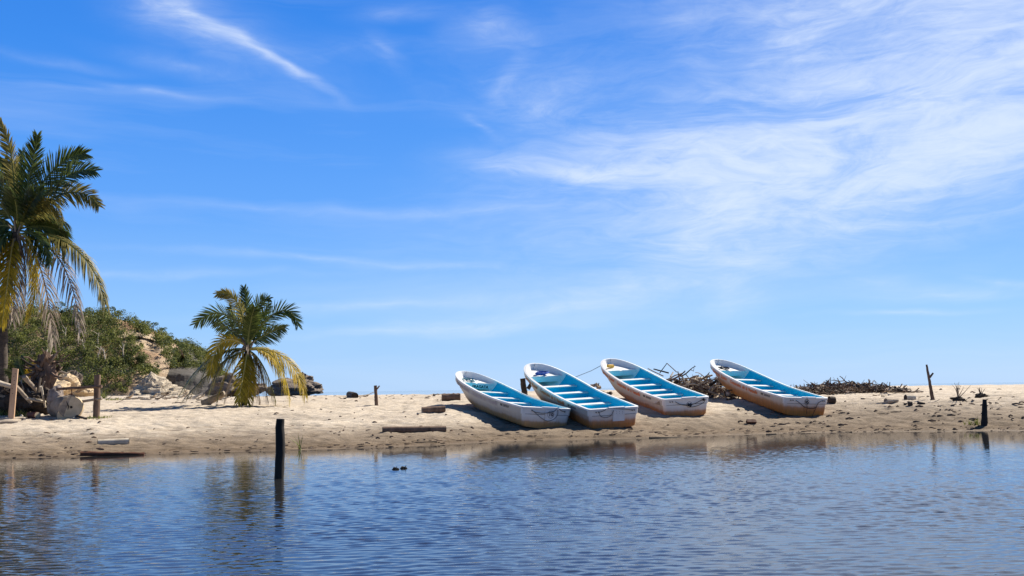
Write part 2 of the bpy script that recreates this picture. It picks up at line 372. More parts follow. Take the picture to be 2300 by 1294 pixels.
def terrain(x, y, detail=True):
    x = np.asarray(x, float); y = np.asarray(y, float)
    sh = np.interp(x, SHX, SHY)+0.25*vnoise(x*0.45, x*0+2.2)+0.12*vnoise(x*1.7, x*0+8.2)
    s = y-sh
    k = sstep(-7, 1, x)
    z = np.interp(s, PS, PLF)*(1-k)+np.interp(s, PS, PR)*k
    # the far side of the bar drops to the sea; on the left it runs on to the headland
    q = y-78+np.minimum(0, 3*(x+24))
    z = z-np.clip(q, 0, 60)*0.055*sstep(0, 12, q)
    # the boats sit in hollows they have pressed into the slope
    for b in BOATS:
        c, sn = math.cos(R(b[3])), math.sin(R(b[3]))
        u = (x-b[0])*c+(y-b[1])*sn; v = -(x-b[0])*sn+(y-b[1])*c
        uu = np.clip(u, -0.4, 3.4)
        d = np.sqrt(((u-uu)/1.3)**2+(v/1.0)**2)
        w = 1-sstep(0.75, 1.9, d)
        tgt = b[2]+uu*math.tan(R(b[4]))+0.045-v*math.tan(R(b[5]))*0-0.0
        z = z+w*(tgt-z)
    if detail:
        a = sstep(0.02, 0.5, s)
        m = (y < 60) & (np.abs(x) < 26)
        if m.any():
            dd = np.zeros_like(z); dd[m] = dents(x[m], y[m], 0.62, 0.12, 0.028)+dents(x[m]+31, y[m]+17, 1.1, 0.20, 0.03); z = z+dd*sstep(0.5, 1.6, s)
        z = z+a*(0.10*fnoise(x*0.35, y*0.6, 3)+0.055*vnoise(x*1.9, y*2.6)+0.048*vnoise(x*4.3+9, y*5.1)+0.04*vnoise(x*9, y*11))*np.clip(1-(y-60)/200, 0.3, 1)*sstep(150, 60, np.abs(x))
    return z
def tz(x, y): return float(terrain(np.array([x]), np.array([y]))[0])
def ground(px, py):
    """where the ray through this pixel of the survey photograph meets the beach"""
    d = ray(px, py); ts = np.linspace(20, 140, 2400)
    pts = np.outer(ts, np.array(d)/d.y)
    h = pts[:, 2]+CAM_H-terrain(pts[:, 0], pts[:, 1], False)
    i = int(np.argmax(h < 0)) if (h < 0).any() else len(ts)-1
    return Vector((pts[i, 0], pts[i, 1], tz(pts[i, 0], pts[i, 1])))

def grid_mesh(name, xs, ys, zf, m, smooth=True):
    X, Y = np.meshgrid(xs, ys); Z = zf(X.ravel(), Y.ravel())
    co = np.stack([X.ravel(), Y.ravel(), Z], -1).astype(np.float32)
    nx, ny = len(xs), len(ys)
    i = (np.arange(ny-1)[:, None]*nx+np.arange(nx-1)[None]).ravel()
    q = np.stack([i, i+1, i+nx+1, i+nx], -1).astype(np.int32)
    me = bpy.data.meshes.new(name)
    me.vertices.add(len(co)); me.vertices.foreach_set('co', co.ravel())
    me.loops.add(q.size); me.loops.foreach_set('vertex_index', q.ravel())
    me.polygons.add(len(q)); me.polygons.foreach_set('loop_start', np.arange(len(q), dtype=np.int32)*4)
    me.polygons.foreach_set('use_smooth', np.full(len(q), smooth))
    me.materials.append(m); me.update(calc_edges=True); me.validate()
    return me
def spaced(*segs):
    out = []
    for a, b, st in segs: out.extend(np.arange(a, b, st))
    out.append(segs[-1][1]); return np.array(out)
xs = spaced((-6000, -600, 900), (-600, -120, 30), (-120, -36, 3), (-36, -22, 0.5), (-22, 24, 0.09), (24, 40, 0.5), (40, 120, 4), (120, 600, 40), (600, 6000, 900))
ys = spaced((-120, 20, 10), (20, 27, 0.5), (27, 48, 0.075), (48, 62, 0.16), (62, 110, 0.8), (110, 300, 6), (300, 1000, 100), (1000, 30000, 5000))
def beach_z(x, y):
    z = terrain(x, y)
    return np.where(y > 300, np.minimum(z, -3), z)
beach = link("sand_beach", grid_mesh("sand_beach", xs, ys, beach_z, M_SAND)); props(beach, kind='structure')

# ------------------------------------------------------------------ water
rs = np.random.RandomState(11)
WAVES = []
for i in range(64):
    lam = math.exp(rs.uniform(math.log(0.075), math.log(0.27))); th = math.pi/2+rs.normal(0, 0.55)+0.10
    WAVES.append((2*math.pi/lam*math.cos(th), 2*math.pi/lam*math.sin(th), rs.uniform(0, 6.28), lam*math.exp(rs.normal(0, 0.25))*(0.75 if lam < 0.25 else 1.0)))
def water_z(x, y):
    sh = np.interp(x, SHX, SHY); d = np.clip(sh-y, 0, 60)
    patch = 0.55+0.85*np.clip(fnoise(x*0.12, y*0.22, 4)*1.3+0.5, 0, 1)
    amp = (0.10+0.90*sstep(0.5, 24, d))*(1+0.4*sstep(14, 26, d))*patch*(y > 5)*(np.abs(x) < 30)
    wx = x+0.25*vnoise(x*0.5, y*0.7); wy = y+0.22*vnoise(x*0.6+7, y*0.9+3)
    z = np.zeros_like(x)
    for kx, ky, ph, a in WAVES: z += a*np.sin(kx*wx+ky*wy+ph)
    return z*amp*WAVE_AMP
WAVE_AMP = 0.0034
xs = spaced((-400, -60, 40), (-60, -22, 4), (-22, 22.5, 0.065), (22.5, 60, 4), (60, 400, 40))
ys = spaced((-80, 6, 8), (6, 14, 0.022), (14, 26, 0.034), (26, 38, 0.05), (38, 46, 2))
water = link("lagoon_water", grid_mesh("lagoon_water", xs, ys, water_z, M_WATER)); props(water, kind='structure')
sea = link("sea", grid_mesh("sea", spaced((-40000, 40000, 2000)), spaced((90, 500, 20), (500, 40000, 1500)), lambda x, y: x*0-0.25, M_SEA)); props(sea, kind='structure')

# ------------------------------------------------------------------ headland
def hor(px): return 874.5-(px-1150)*0.01397
RIDGE_PX = np.array([-500, -200, 0, 100, 200, 240, 300, 335, 370, 395, 410, 430])
RIDGE_PY = np.array([660, 680, 696, 702, 708, 712, 726, 738, 757, 774, 790, 830])
def build_hill():
    nu, nv = 240, 90
    U = np.linspace(-500, 425, nu); V = np.linspace(0, 1, nv)
    UU, VV = np.meshgrid(np.linspace(0, 1, nu), V); UU = -500+(364+44*VV**1.3+500)*UU
    Yf = 232+0.02*(400-UU); Yr = 278+0*UU
    Y = Yf+(Yr-Yf)*VV
    ridge = CAM_H+(hor(UU)-np.interp(UU, RIDGE_PX, RIDGE_PY))/2300*Yr
    prof = np.interp(VV, [0, 0.06, 0.2, 0.45, 0.7, 0.9, 1.0], [0.0, 0.05, 0.24, 0.55, 0.80, 0.95, 1.0])
    X = (UU-1150)/2300*Y
    Z = 1.0+(ridge-1.0)*prof
    ng = fnoise(X*0.06, Z*0.10, 4)*6+fnoise(X*0.3+4, Z*0.25, 3)*1.6
    Y = Y+ng*np.clip(1-VV, 0.1, 1)
    # bare cliff: steeper, ledged
    cl = np.exp(-(((UU-325)/45)**2+((VV-0.50)/0.30)**2))
    Y = Y+cl*(2.0*np.sign(np.sin(Z*1.0+X*0.2+2*fnoise(X*0.2, Z*0.2, 2)))+fnoise(X*0.45, Z*0.3, 4)*5)
    vs = np.stack([X.ravel(), Y.ravel(), Z.ravel()], -1)
    # back side, down to the sea
    mb = MB(); mb.v = [tuple(p) for p in vs]
    mb.f = [(j*nu+i, j*nu+i+1, (j+1)*nu+i+1, (j+1)*nu+i) for j in range(nv-1) for i in range(nu-1)]
    k = len(mb.v)
    for j in range(nv): e = vs[j*nu+nu-1]; mb.v.append((e[0]*1.3, e[1]+45, e[2]*0.9-0.5))
    mb.f += [(j*nu+nu-1, k+j, k+j+1, (j+1)*nu+nu-1) for j in range(nv-1)]
    b = (nv-1)*nu; k = len(mb.v)
    for i in range(nu): mb.v.append((vs[b+i][0]*1.25, vs[b+i][1]+90, -3))
    mb.f += [(b+i, b+i+1, k+i+1, k+i) for i in range(nu-1)]
    mb.m = [0]*len(mb.f)
    o = mb.build("headland_hill", M_HILL, smooth=60); props(o, kind='structure')
    return X, Y, Z, UU, VV
HX, HY, HZ, HU, HV = build_hill()

def build_hill_two():
    nu, nv = 80, 50
    U = np.linspace(322, 520, nu); V = np.linspace(0, 1, nv); UU, VV = np.meshgrid(U, V)
    Yf = 272+0.06*(UU-322); Yr = Yf+30
    top = np.interp(UU, [322, 352, 380, 400, 430, 465, 500, 520], [800, 782, 770, 768, 774, 794, 835, 884])
    ridge = CAM_H+(hor(UU)-top)/2300*Yr
    prof = np.interp(VV, [0, 0.15, 0.45, 0.8, 1.0], [0, 0.42, 0.66, 0.9, 1.0])
    Y = Yf+(Yr-Yf)*VV; X = (UU-1150)/2300*Y; Z = -0.5+(ridge+0.5)*prof
    Y = Y+fnoise(X*0.25, Z*0.4, 4)*3
    vs = np.stack([X.ravel(), Y.ravel(), Z.ravel()], -1); mb = MB(); mb.v = [tuple(p) for p in vs]
    mb.f = [(j*nu+i, j*nu+i+1, (j+1)*nu+i+1, (j+1)*nu+i) for j in range(nv-1) for i in range(nu-1)]
    b = (nv-1)*nu; k = len(mb.v)
    for i in range(nu): mb.v.append((vs[b+i][0], vs[b+i][1]+50, -3))
    mb.f += [(b+i, b+i+1, k+i+1, k+i) for i in range(nu-1)]; mb.m = [0]*len(mb.f)
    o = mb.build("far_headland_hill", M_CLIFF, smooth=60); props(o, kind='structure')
    return X, Y, Z, UU, VV
GX, GY, GZ, GU, GV = build_hill_two()

def crown_leaves(mb, c, rx, ry, rz, n, s0, s1):
    """leaf clumps scattered through a lumpy crown"""
    lobes = [(Vector((random.gauss(0, 0.45), random.gauss(0, 0.45), random.gauss(0.1, 0.35))), random.uniform(0.45, 0.75)) for _ in range(6)]
    for _ in range(n):
        lc, lr = random.choice(lobes)
        d = Vector((random.gauss(0, 1), random.gauss(0, 1)-0.25, random.gauss(0, 1)+0.25)).normalized(); e = d*(lr*random.uniform(0.6, 1.0)**0.5)
        p = Vector(((lc.x+e.x)*rx, (lc.y+e.y)*ry, (lc.z+e.z)*rz))+Vector(c)
        nn = (d+Vector((random.gauss(0, 0.45), random.gauss(0, 0.45), random.gauss(0, 0.45)))).normalized()
        a = nn.cross(Vector((random.gauss(0, 1), random.gauss(0, 1), random.gauss(0, 1)))).normalized(); b = nn.cross(a)
        s = random.uniform(s0, s1)
        mb.add([p-a*s*0.5, p+b*s*0.4, p+a*s*0.5, p-b*s*0.4], [(0, 1, 2, 3)])

def bare_rock(px, v):
    """the hillside's bare patches (outcrop, slide and foot rocks)"""
    e = [(266, 0.88, 11, 0.045), (283, 0.81, 17, 0.07), (304, 0.70, 18, 0.10), (326, 0.61, 19, 0.11), (348, 0.54, 16, 0.13), (340, 0.42, 14, 0.08), (366, 0.30, 12, 0.25), (235, 0.40, 5, 0.08), (212, 0.5, 4, 0.06), (262, 0.45, 6, 0.09)]
    return any(((px-a)/c)**2+((v-b)/d)**2 < 1 for a, b, c, d in e)
def build_forest():
    mb = MB()
    rows = 26
    for _ in range(1900):
        i = random.randrange(40, HX.shape[1]-3); j = int(HX.shape[0]*random.uniform(0.06, 0.99))
        px, v = HU[j, i], HV[j, i]
        if px < -140: continue
        if bare_rock(px+random.gauss(0, 3), v+random.gauss(0, 0.015)): continue
        if v < 0.2 and px > 300: continue
        if px > 363+43*v: continue
        r = random.choice((0.9, 1.2, 1.5, 2.1))*random.uniform(0.85, 1.15)*(0.7 if px > 300 else 1)
        o = random.uniform(0.0, 1.5)
        crown_leaves(mb, (HX[j, i], HY[j, i]-0.3-o, HZ[j, i]+r*0.2+o*0.6), r*1.05, r, r*0.95, 92, 0.19, 0.42)
    for _ in range(34):          # bushes hanging over the lip of the dark recess
        j = int(HX.shape[0]*random.uniform(0.42, 0.80)); i = HX.shape[1]-1-random.randrange(0, 3); r = random.uniform(0.7, 1.5)
        crown_leaves(mb, (HX[j, i]+random.uniform(-0.5, 1.2), HY[j, i]-0.4, HZ[j, i]-random.uniform(0, 1.0)), r, r, r, 92, 0.19, 0.42)
    for _ in range(320):
        i = random.randrange(4, GX.shape[1]-4); j = int(GX.shape[0]*random.uniform(0.30, 0.99))
        r = random.uniform(0.9, 1.9)
        crown_leaves(mb, (GX[j, i], GY[j, i]-0.5, GZ[j, i]+r*0.2), r*1.1, r, r*0.85, 92, 0.19, 0.42)
    o = mb.build("hillside_forest", M_TREE)
    props(o, "dense green scrub forest covering the rocky headland", "forest", kind='stuff')
build_forest()

def ridge_tree(seed):
    random.seed(seed)
    t = empty("ridge_tree")
    tr = MB(); h = random.uniform(1.6, 2.4)
    tr.tube([(0, 0, -0.8), (0.1, 0, h*0.5), (random.uniform(-0.3, 0.3), 0.1, h)], [0.2, 0.16, 0.1], 6)
    for _ in range(3): tr.tube([(0.05, 0, h*0.6), (random.uniform(-1, 1), random.uniform(-0.6, 0.6), h*1.1)], [0.1, 0.04], 5)
    tr.build("trunk", M_BARK, t)
    cr = MB(); crown_leaves(cr, (0, 0, h*1.05), random.uniform(1.5, 2.2), 1.6, random.uniform(0.9, 1.5), 300, 0.2, 0.45)
    cr.build("crown", M_TREE2, t)
    return t
protos = [ridge_tree(40+i) for i in range(4)]
RT = [(50, 0.0), (96, 0.4), (132, 0.2), (160, 0.0), (186, 0.7), (205, 0.1), (228, 0.2), (262, 0.5), (285, 0.5), (304, 0.2), (322, 0.3), (341, 0.0), (358, -0.2), (376, -0.3)]
for n, (px, dz) in enumerate(RT):
    t = protos[n] if n < 4 else copy_thing(protos[n % 4])
    i = int(np.argmin(np.abs(HU[0]-px))); j = HX.shape[0]-2
    t.location = (HX[j, i], HY[j, i], HZ[j, i]+dz-0.3); t.rotation_euler = (0, 0, n*1.7)
    sca = (0.62+0.1*((n*7) % 4))*(0.75 if px > 250 else 1); t.scale = (sca, sca, sca)
    props(t, "round-crowned green tree standing on the ridge line of the headland", "tree", "trees along the headland ridge")
random.seed(21)
def bare_tree(px, v, h, lean):
    i = int(np.argmin(np.abs(HU[0]-px))); j = int(v*(HX.shape[0]-1))
    p = Vector((HX[j, i], HY[j, i]-3.0, HZ[j, i]))
    t = empty("bare_tree", p); m = MB()
    m.tube([(0, 0.8, -1), (lean*0.3, 0, h*0.4), (lean, 0.1, h)], [0.22, 0.17, 0.08], 5); m.build("trunk", M_WOOD_PALE, t)
    for k in range(3):
        m = MB(); z = h*(0.45+0.17*k); m.tube([(lean*z/h, 0, z), (lean*z/h+random.uniform(-1.2, 1.2), -0.2, z+random.uniform(0.6, 1.3))], [0.09, 0.04], 4); m.build("branch", M_WOOD_PALE, t)
    props(t, "bare pale tree trunk showing among the green scrub of the headland", "tree", "bare trees on the headland")
for a in [(135, 0.55, 3.2, 0.2), (213, 0.52, 2.6, 0.3), (190, 0.42, 3.0, -0.7), (218, 0.34, 3.4, 0.8), (236, 0.33, 3.2, -0.5), (273, 0.42, 2.6, 0.3), (160, 0.66, 2.4, 0.1)]: bare_tree(*a)

# ------------------------------------------------------------------ rocks
def rock_mesh(name, m, seed, sx, sy, sz, amp=0.35, n=18, layered=0.0):
    mb = MB(); rr = 2*n
    for j in range(n+1):
        th = math.pi*j/n
        for i in range(rr):
            ph = 2*math.pi*i/rr
            d = Vector((math.sin(th)*math.cos(ph), math.sin(th)*math.sin(ph), math.cos(th)))
            k = 1+amp*(mnoise.noise(d*1.3+Vector((seed, 0, 0)))*1.1+0.55*mnoise.noise(d*3.1+Vector((0, seed, 0)))+0.3*mnoise.noise(d*7+Vector((0, 0, seed))))
            if layered: k += layered*(0.5*math.copysign(1, math.sin(d.z*9+seed+mnoise.noise(d*2)*2)))
            mb.v.append((d.x*k*sx, d.y*k*sy, d.z*k*sz))
    for j in range(n):
        for i in range(rr): mb.f.append((j*rr+i, (j+1)*rr+i, (j+1)*rr+(i+1) % rr, j*rr+(i+1) % rr))
    mb.m = [0]*len(mb.f); return mb.mesh(name, m, smooth=35)
def rock(name, px, py, y, sx, sy, sz, m, seed, label, group=None, cat="rock", amp=0.35, layered=0.0, rz=0.0):
    p = at_y(px, py, y); o = link(name, rock_mesh(name, m, seed, sx*(0.85 if y < 100 else 1), sy, sz*(0.85 if y < 100 else 1), amp, layered=layered)); o.location = p; o.rotation_euler = (0, 0, rz)
    return props(o, label, cat, group)
YR = "yellow boulders at the foot of the headland"
for i, (px, py, sx, sz, lab) in enumerate([
        (122, 868, 0.95, 0.5, "broad low yellow boulder right behind the root stump"), (148, 852, 0.62, 0.42, "pale angular boulder on top of the yellow rock pile"),
        (160, 862, 0.6, 0.5, "rounded yellow boulder below the pale angular one"), (170, 850, 0.4, 0.5, "grey pointed boulder at the right end of the yellow rock pile"),
        (190, 880, 0.75, 0.34, "flat yellow boulder left of the dark fence post"), (100, 858, 0.5, 0.45, "ochre boulder at the left end of the yellow rock pile"),
        (140, 880, 0.7, 0.35, "low ochre boulder between the fence rails")]):
    rock("boulder", px, py, 62+i*0.6, sx, sx*0.8, sz, M_ROCK_Y if i != 3 else M_ROCK_G, 3.1*i+1, lab, YR, "boulder")

def cone_mound():
    p = at_y(345, 893, 165); mb = MB(); n, k = 56, 26
    for j in range(k):
        t = j/(k-1); 
        for i in range(n):
            a = 2*math.pi*i/n; r = (1-t)**1.05*4.9*(1+0.30*math.cos(a))
            d = Vector((math.cos(a)*r, math.sin(a)*r, 4.2*t))
            g = mnoise.noise(Vector((d.x*0.5, d.y*0.5, d.z*0.5)))*0.4+mnoise.noise(Vector((d.x*1.3, d.y*1.3, d.z*0.9)))*0.45+mnoise.noise(Vector((d.x*3.5, d.y*3.5, d.z*3)))*0.35
            mb.v.append((d.x*(1+0.4*g)-0.5*t, d.y*(1+0.4*g), d.z+g*0.5*(1-0.6*t)))
    mb.f = [(j*n+i, j*n+(i+1) % n, (j+1)*n+(i+1) % n, (j+1)*n+i) for j in range(k-1) for i in range(n)]; mb.m = [0]*len(mb.f)
    o = mb.build("rock_mound", M_ROCK_M, smooth=25); o.location = p
    props(o, "pointed cone of pale striped rock standing before the headland cliff", "rock")
cone_mound()
SR = "weathered sea rocks beyond the beach"
rock("sea_rock", 680, 872, 175, 2.7, 2.4, 1.35, M_ROCK_G, 4.4, "layered brown rock base under the tall sea stack", SR, "rock", 0.4, 0.12)
rock("sea_stack", 682, 853, 175.5, 1.35, 1.3, 1.15, M_ROCK_G, 9.9, "tall dark sea stack with overhanging top right of the young palm", SR, "rock", 0.45, 0.22)
rock("sea_rock", 640, 872, 172, 2.9, 2.4, 1.4, M_ROCK_G, 7.7, "wide brown rock left of the tall sea stack", SR, "rock", 0.4, 0.12)
rock("sea_rock", 566, 872, 178, 2.6, 2.2, 1.0, M_ROCK_G, 2.2, "brown rock showing under the right fronds of the young palm", SR, "rock", 0.4, 0.12)
rock("sea_rock", 505, 868, 180, 2.6, 2.2, 1.9, M_ROCK_G, 5.1, "tall brown rock showing through the left fronds of the young palm", SR, "rock", 0.4, 0.12)
rock("sea_rock", 708, 879, 176, 1.2, 1.1, 0.5, M_ROCK_G, 6.3, "small low rock at the right foot of the sea stack", SR, "rock", 0.4, 0.1)

# ------------------------------------------------------------------ palms
def bez(pts, t):
    pts = [Vector(p) for p in pts]
    while len(pts) > 1: pts = [a.lerp(b, t) for a, b in zip(pts, pts[1:])]
    return pts[0]
def frond(root, base, ctrl, m, roll=45, leaf=0.75, grav=0.25, n=54, bare=0.12, wid=0.05, m_rib=None, spread=1.0):
    """one palm leaf: curved midrib with two rows of narrow leaflets, coordinates relative to base"""
    mb = MB(); K = 22
    P = [bez(ctrl, k/K)-base for k in range(K+1)]
    mb.tube(P, [0.045*(1-0.85*k/K)+0.006 for k in range(K+1)], 5, m=1)
    def pt(t):
        x = t*K; i = min(int(x), K-1); return P[i].lerp(P[i+1], x-i), (P[i+1]-P[i]).normalized()
    for k in range(n):
        t = bare+(1-bare)*(k+random.uniform(-0.3, 0.3)+0.5)/n
        t = min(max(t, bare), 0.995)
        p, T = pt(t)
        S = T.cross(Vector((0.1, 1, 0.05))).normalized(); S = Matrix.Rotation(R(roll), 3, T) @ S
        Nn = T.cross(S)
        prof = min(1.0, 0.45+2.2*(t-bare))*(1-0.62*max(0, (t-0.45)/0.55)**1.6)
        al = R(62-34*t)
        for sg in (-1, 1):
            L = leaf*prof*random.uniform(0.82, 1.12)
            a2 = al+random.gauss(0, 0.09)
            D = (T*math.cos(a2)+S*(sg*math.sin(a2)*spread)+Nn*random.gauss(0.18, 0.10)).normalized()
            g = grav*random.uniform(0.7, 1.4)
            W = D.cross(Nn).normalized()*(wid*0.5)
            if abs(D.z) > 0.98: W = T*(wid*0.5)
            q = []
            for f, wv in ((0, 0.6), (0.35, 1.0), (0.7, 0.8), (1.0, 0.06)):
                c = p+D*(L*f)+Vector((0, 0, -1))*(g*L*f*f)
                q += [c-W*wv, c+W*wv]
            mb.add(q, [(0, 1, 3, 2), (2, 3, 5, 4), (4, 5, 7, 6)], 0)
    return mb.build("frond", [m, m_rib or m], root)
M_RIB_G = noisy_mat("green_midrib", (0.10, 0.12, 0.03), (0.22, 0.22, 0.06), 3, 0.5, 0.1)
M_RIB_Y = noisy_mat("yellow_midrib", (0.45, 0.34, 0.08), (0.62, 0.48, 0.14), 3, 0.5, 0.1)
M_RIB_D = noisy_mat("brown_midrib", (0.14, 0.10, 0.07), (0.3, 0.22, 0.15), 3, 0.8, 0.1)
MM = {'g': (M_FROND, M_RIB_G), 'y': (M_FROND_Y, M_RIB_Y), 'o': (M_FROND_O, M_RIB_G), 'd': (M_FROND_D, M_RIB_D)}
def palm(name, base_px, y, trunk_px, r0, r1, fronds, label, leaf, wid):
    b = at_y(base_px[0], base_px[1], y)
    b.z = tz(b.x, b.y)
    t = empty(name, b); props(t, label, "palm tree")
    pts = [at_y(px, py, y)-b for px, py in trunk_px]; pts = [Vector((pts[0].x, 0, -0.3))]+pts
    pp = []; K = 26
    for k in range(K+1):
        x = k/K*(len(pts)-1); i = min(int(x), len(pts)-2); pp.append(pts[i].lerp(pts[i+1], x-i))
    rr = [(r0+(r1-r0)*k/K)*(1.06 if k % 2 else 0.95)+(0.12*max(0, 1-k/4)) for k in range(K+1)]
    m = MB(); m.tube(pp, rr, 12, jit=0.08); m.build("trunk", M_TRUNK, t, smooth=50)
    m = MB(); top = pp[-1]
    for k in range(26):
        a = random.uniform(0, 6.28); q = top+Vector((math.cos(a)*0.10, math.sin(a)*0.10, random.uniform(-0.75, 0.05)))
        e = q+Vector((math.cos(a)*random.uniform(0.15, 0.4), math.sin(a)*random.uniform(0.15, 0.4), random.uniform(0.15, 0.5) if k % 2 else random.uniform(-0.9, -0.2)))
        m.tube([q, q.lerp(e, 0.5)+Vector((0, 0, 0.06)), e], [0.05, 0.04, 0.015], 5)
    m.build("leaf_bases", M_FROND_D, t)
    for fr in fronds:
        kind, ctrl, dy, roll, lf, grav = fr[:6]
        n = len(ctrl)-1
        C = [at_y(px, py, y+dy*(i/n)**1.2) for i, (px, py) in enumerate(ctrl)]
        mm, mr = MM[kind]
        roll = {True: random.choice((-62, 62, 70)), False: random.uniform(-35, 35)}[grav >= 0.5]
        frond(t, b, C, mm, roll, leaf*lf, grav, wid=wid, m_rib=mr, n=(60 if leaf < 0.8 else 88) if kind != 'd' else 40, spread=fr[6] if len(fr) > 6 else 1.0)
    return t, b

Y2 = 46.0
young = [
    ('g', [(556, 778), (528, 690), (480, 690), (438, 728)], 0.5, 60, 1.0, 0.12),
    ('o', [(556, 776), (545, 690), (532, 650), (487, 661)], -0.6, 70, 0.8, 0.10),
    ('g', [(556, 774), (556, 700), (548, 646)], 0.8, 80, 0.8, 0.05),
    ('g', [(557, 774), (562, 720), (578, 664), (606, 672)], -0.5, 65, 0.8, 0.1),
    ('g', [(557, 775), (576, 735), (603, 684)], 0.7, 60, 0.8, 0.08),
    ('g', [(557, 776), (588, 715), (650, 660), (670, 732)], 0.3, 60, 1.0, 0.15),
    ('g', [(555, 776), (540, 730), (516, 690)], 1.0, 70, 0.9, 0.1),
    ('g', [(556, 776), (560, 725), (572, 690)], -0.9, 30, 0.8, 0.1),
    ('g', [(555, 777), (520, 735), (482, 728)], 1.3, 50, 0.9, 0.15),
    ('g', [(558, 777), (596, 745), (640, 735)], 1.3, 50, 0.9, 0.2),
    ('y', [(555, 779), (520, 752), (480, 750), (473, 842)], -0.8, 45, 0.95, 0.35),
    ('g', [(553, 786), (500, 775), (440, 815), (402, 890)], 0.4, 20, 1.0, 0.7),
    ('o', [(552, 788), (505, 800), (455, 850), (413, 896)], -0.7, 20, 0.9, 0.75),
    ('o', [(553, 786), (520, 780), (490, 820), (470, 880)], 0.8, 20, 0.9, 0.7),
    ('y', [(555, 790), (552, 815), (546, 850), (534, 906)], -1.9, 75, 0.85, 0.35),
    ('y', [(560, 786), (610, 778), (640, 820), (652, 898)], -1.0, 30, 0.95, 0.6),
    ('y', [(561, 785), (620, 775), (668, 810), (684, 885)], 0.4, 25, 0.9, 0.75),
    ('o', [(560, 784), (590, 775), (612, 790), (632, 830)], 1.0, 30, 0.9, 0.6),
    ('y', [(556, 788), (535, 785), (505, 825), (488, 902)], -1.0, 0, 0.9, 0.55), ('o', [(557, 788), (578, 792), (604, 835), (620, 904)], -0.8, 0, 0.9, 0.6),
    ('y', [(556, 790), (562, 815), (560, 860), (556, 906)], -1.4, 0, 0.8, 0.3), ('o', [(552, 786), (515, 776), (478, 796), (450, 856)], 0.5, 0, 0.9, 0.6),
    ('d', [(561, 790), (580, 805), (592, 850), (603, 906)], -0.5, 20, 0.7, 0.9),
    ('d', [(559, 792), (572, 820), (574, 860), (568, 906)], -0.7, 20, 0.7, 0.9),
    ('d', [(553, 792), (530, 820), (510, 860), (505, 902)], 0.6, 20, 0.7, 0.9),
    ('d', [(556, 790), (566, 825), (580, 870), (585, 905)], 0.9, 20, 0.7, 0.9),
]
palm("young_palm_tree", (548, 907), Y2, [(548, 907), (551, 850), (556, 776)], 0.17, 0.12, young,
     "short young coconut palm with yellowing lower fronds on the open sand", 0.78, 0.045)
Y1 = 45.0
tall = [
    ('g', [(40, 510), (64, 420), (84, 304)], -0.6, 80, 0.9, 0.05),
    ('g', [(44, 505), (80, 420), (130, 350), (192, 345)], 0.4, 65, 1.05, 0.1),
    ('g', [(45, 506), (100, 440), (150, 370), (214, 384)], -0.5, 60, 1.05, 0.15),
    ('o', [(46, 508), (100, 440), (180, 400), (222, 464)], -0.9, 55, 0.95, 0.2),
    ('o', [(45, 510), (80, 450), (125, 430), (142, 496)], -1.8, 50, 0.85, 0.3),
    ('g', [(44, 510), (80, 485), (110, 480), (150, 500)], 0.9, 20, 1.0, 0.5),
    ('o', [(36, 505), (34, 400), (30, 330), (-2, 268)], -0.6, 60, 0.7, 0.1),
    ('g', [(36, 508), (20, 430), (-10, 380), (-60, 360)], 0.6, 60, 1.1, 0.15),
    ('g', [(35, 510), (10, 460), (-30, 420), (-90, 430)], -0.5, 55, 1.1, 0.2),
    ('g', [(34, 512), (0, 490), (-50, 480), (-110, 530)], 0.8, 40, 1.0, 0.4),
    ('g', [(40, 508), (44, 420), (50, 340)], 1.2, 80, 0.9, 0.05),
    ('g', [(38, 508), (24, 420), (10, 360)], 1.0, 80, 1.0, 0.1),
    ('g', [(42, 512), (60, 470), (75, 440), (100, 425)], -1.6, 45, 0.9, 0.15),
    ('g', [(40, 512), (40, 470), (36, 440), (22, 420)], -1.9, 45, 0.9, 0.15),
    ('g', [(40, 516), (90, 500), (130, 505), (152, 540)], 0.6, 0, 0.9, 0.45), ('g', [(40, 516), (0, 495), (-30, 510), (-60, 560)], -0.5, 0, 0.9, 0.45), ('g', [(40, 514), (70, 490), (100, 470), (124, 486)], 1.4, 0, 0.8, 0.3),
    ('g', [(42, 518), (80, 520), (104, 545), (112, 590)], -1.2, 0, 0.7, 0.4), ('g', [(36, 518), (10, 520), (-6, 545), (-14, 600)], -1.2, 0, 0.8, 0.4),
    ('o', [(44, 526), (110, 515), (205, 540), (237, 684)], -0.4, 15, 0.85, 0.85),
    ('d', [(44, 532), (120, 535), (165, 600), (182, 748)], -1.0, 15, 0.8, 0.9),
    ('y', [(42, 524), (84, 530), (96, 620), (62, 716)], -1.7, 75, 0.8, 0.35),
    ('y', [(34, 528), (24, 550), (20, 630), (4, 730)], -1.3, 70, 0.8, 0.35),
    ('d', [(44, 530), (90, 560), (112, 660), (120, 776)], -0.2, 20, 0.8, 0.9),
    ('d', [(40, 530), (60, 580), (64, 650), (50, 706)], 0.6, 20, 0.8, 0.9),
    ('d', [(36, 530), (36, 590), (34, 650), (28, 720)], -0.8, 20, 0.7, 0.9),
    ('o', [(42, 528), (70, 560), (84, 640), (100, 700)], 0.9, 20, 0.8, 0.8),
    ('o', [(32, 528), (-30, 530), (-90, 600), (-120, 720)], 0.3, 20, 0.9, 0.8),
    ('y', [(32, 530), (-10, 540), (-50, 620), (-60, 740)], -1.1, 30, 0.85, 0.6),
]
palm("tall_palm_tree", (10, 915), Y1, [(6, 915), (6, 760), (14, 640), (36, 515)], 0.24, 0.15, tall,
     "tall coconut palm with drooping dry fronds above the driftwood tangle", 1.06, 0.054)
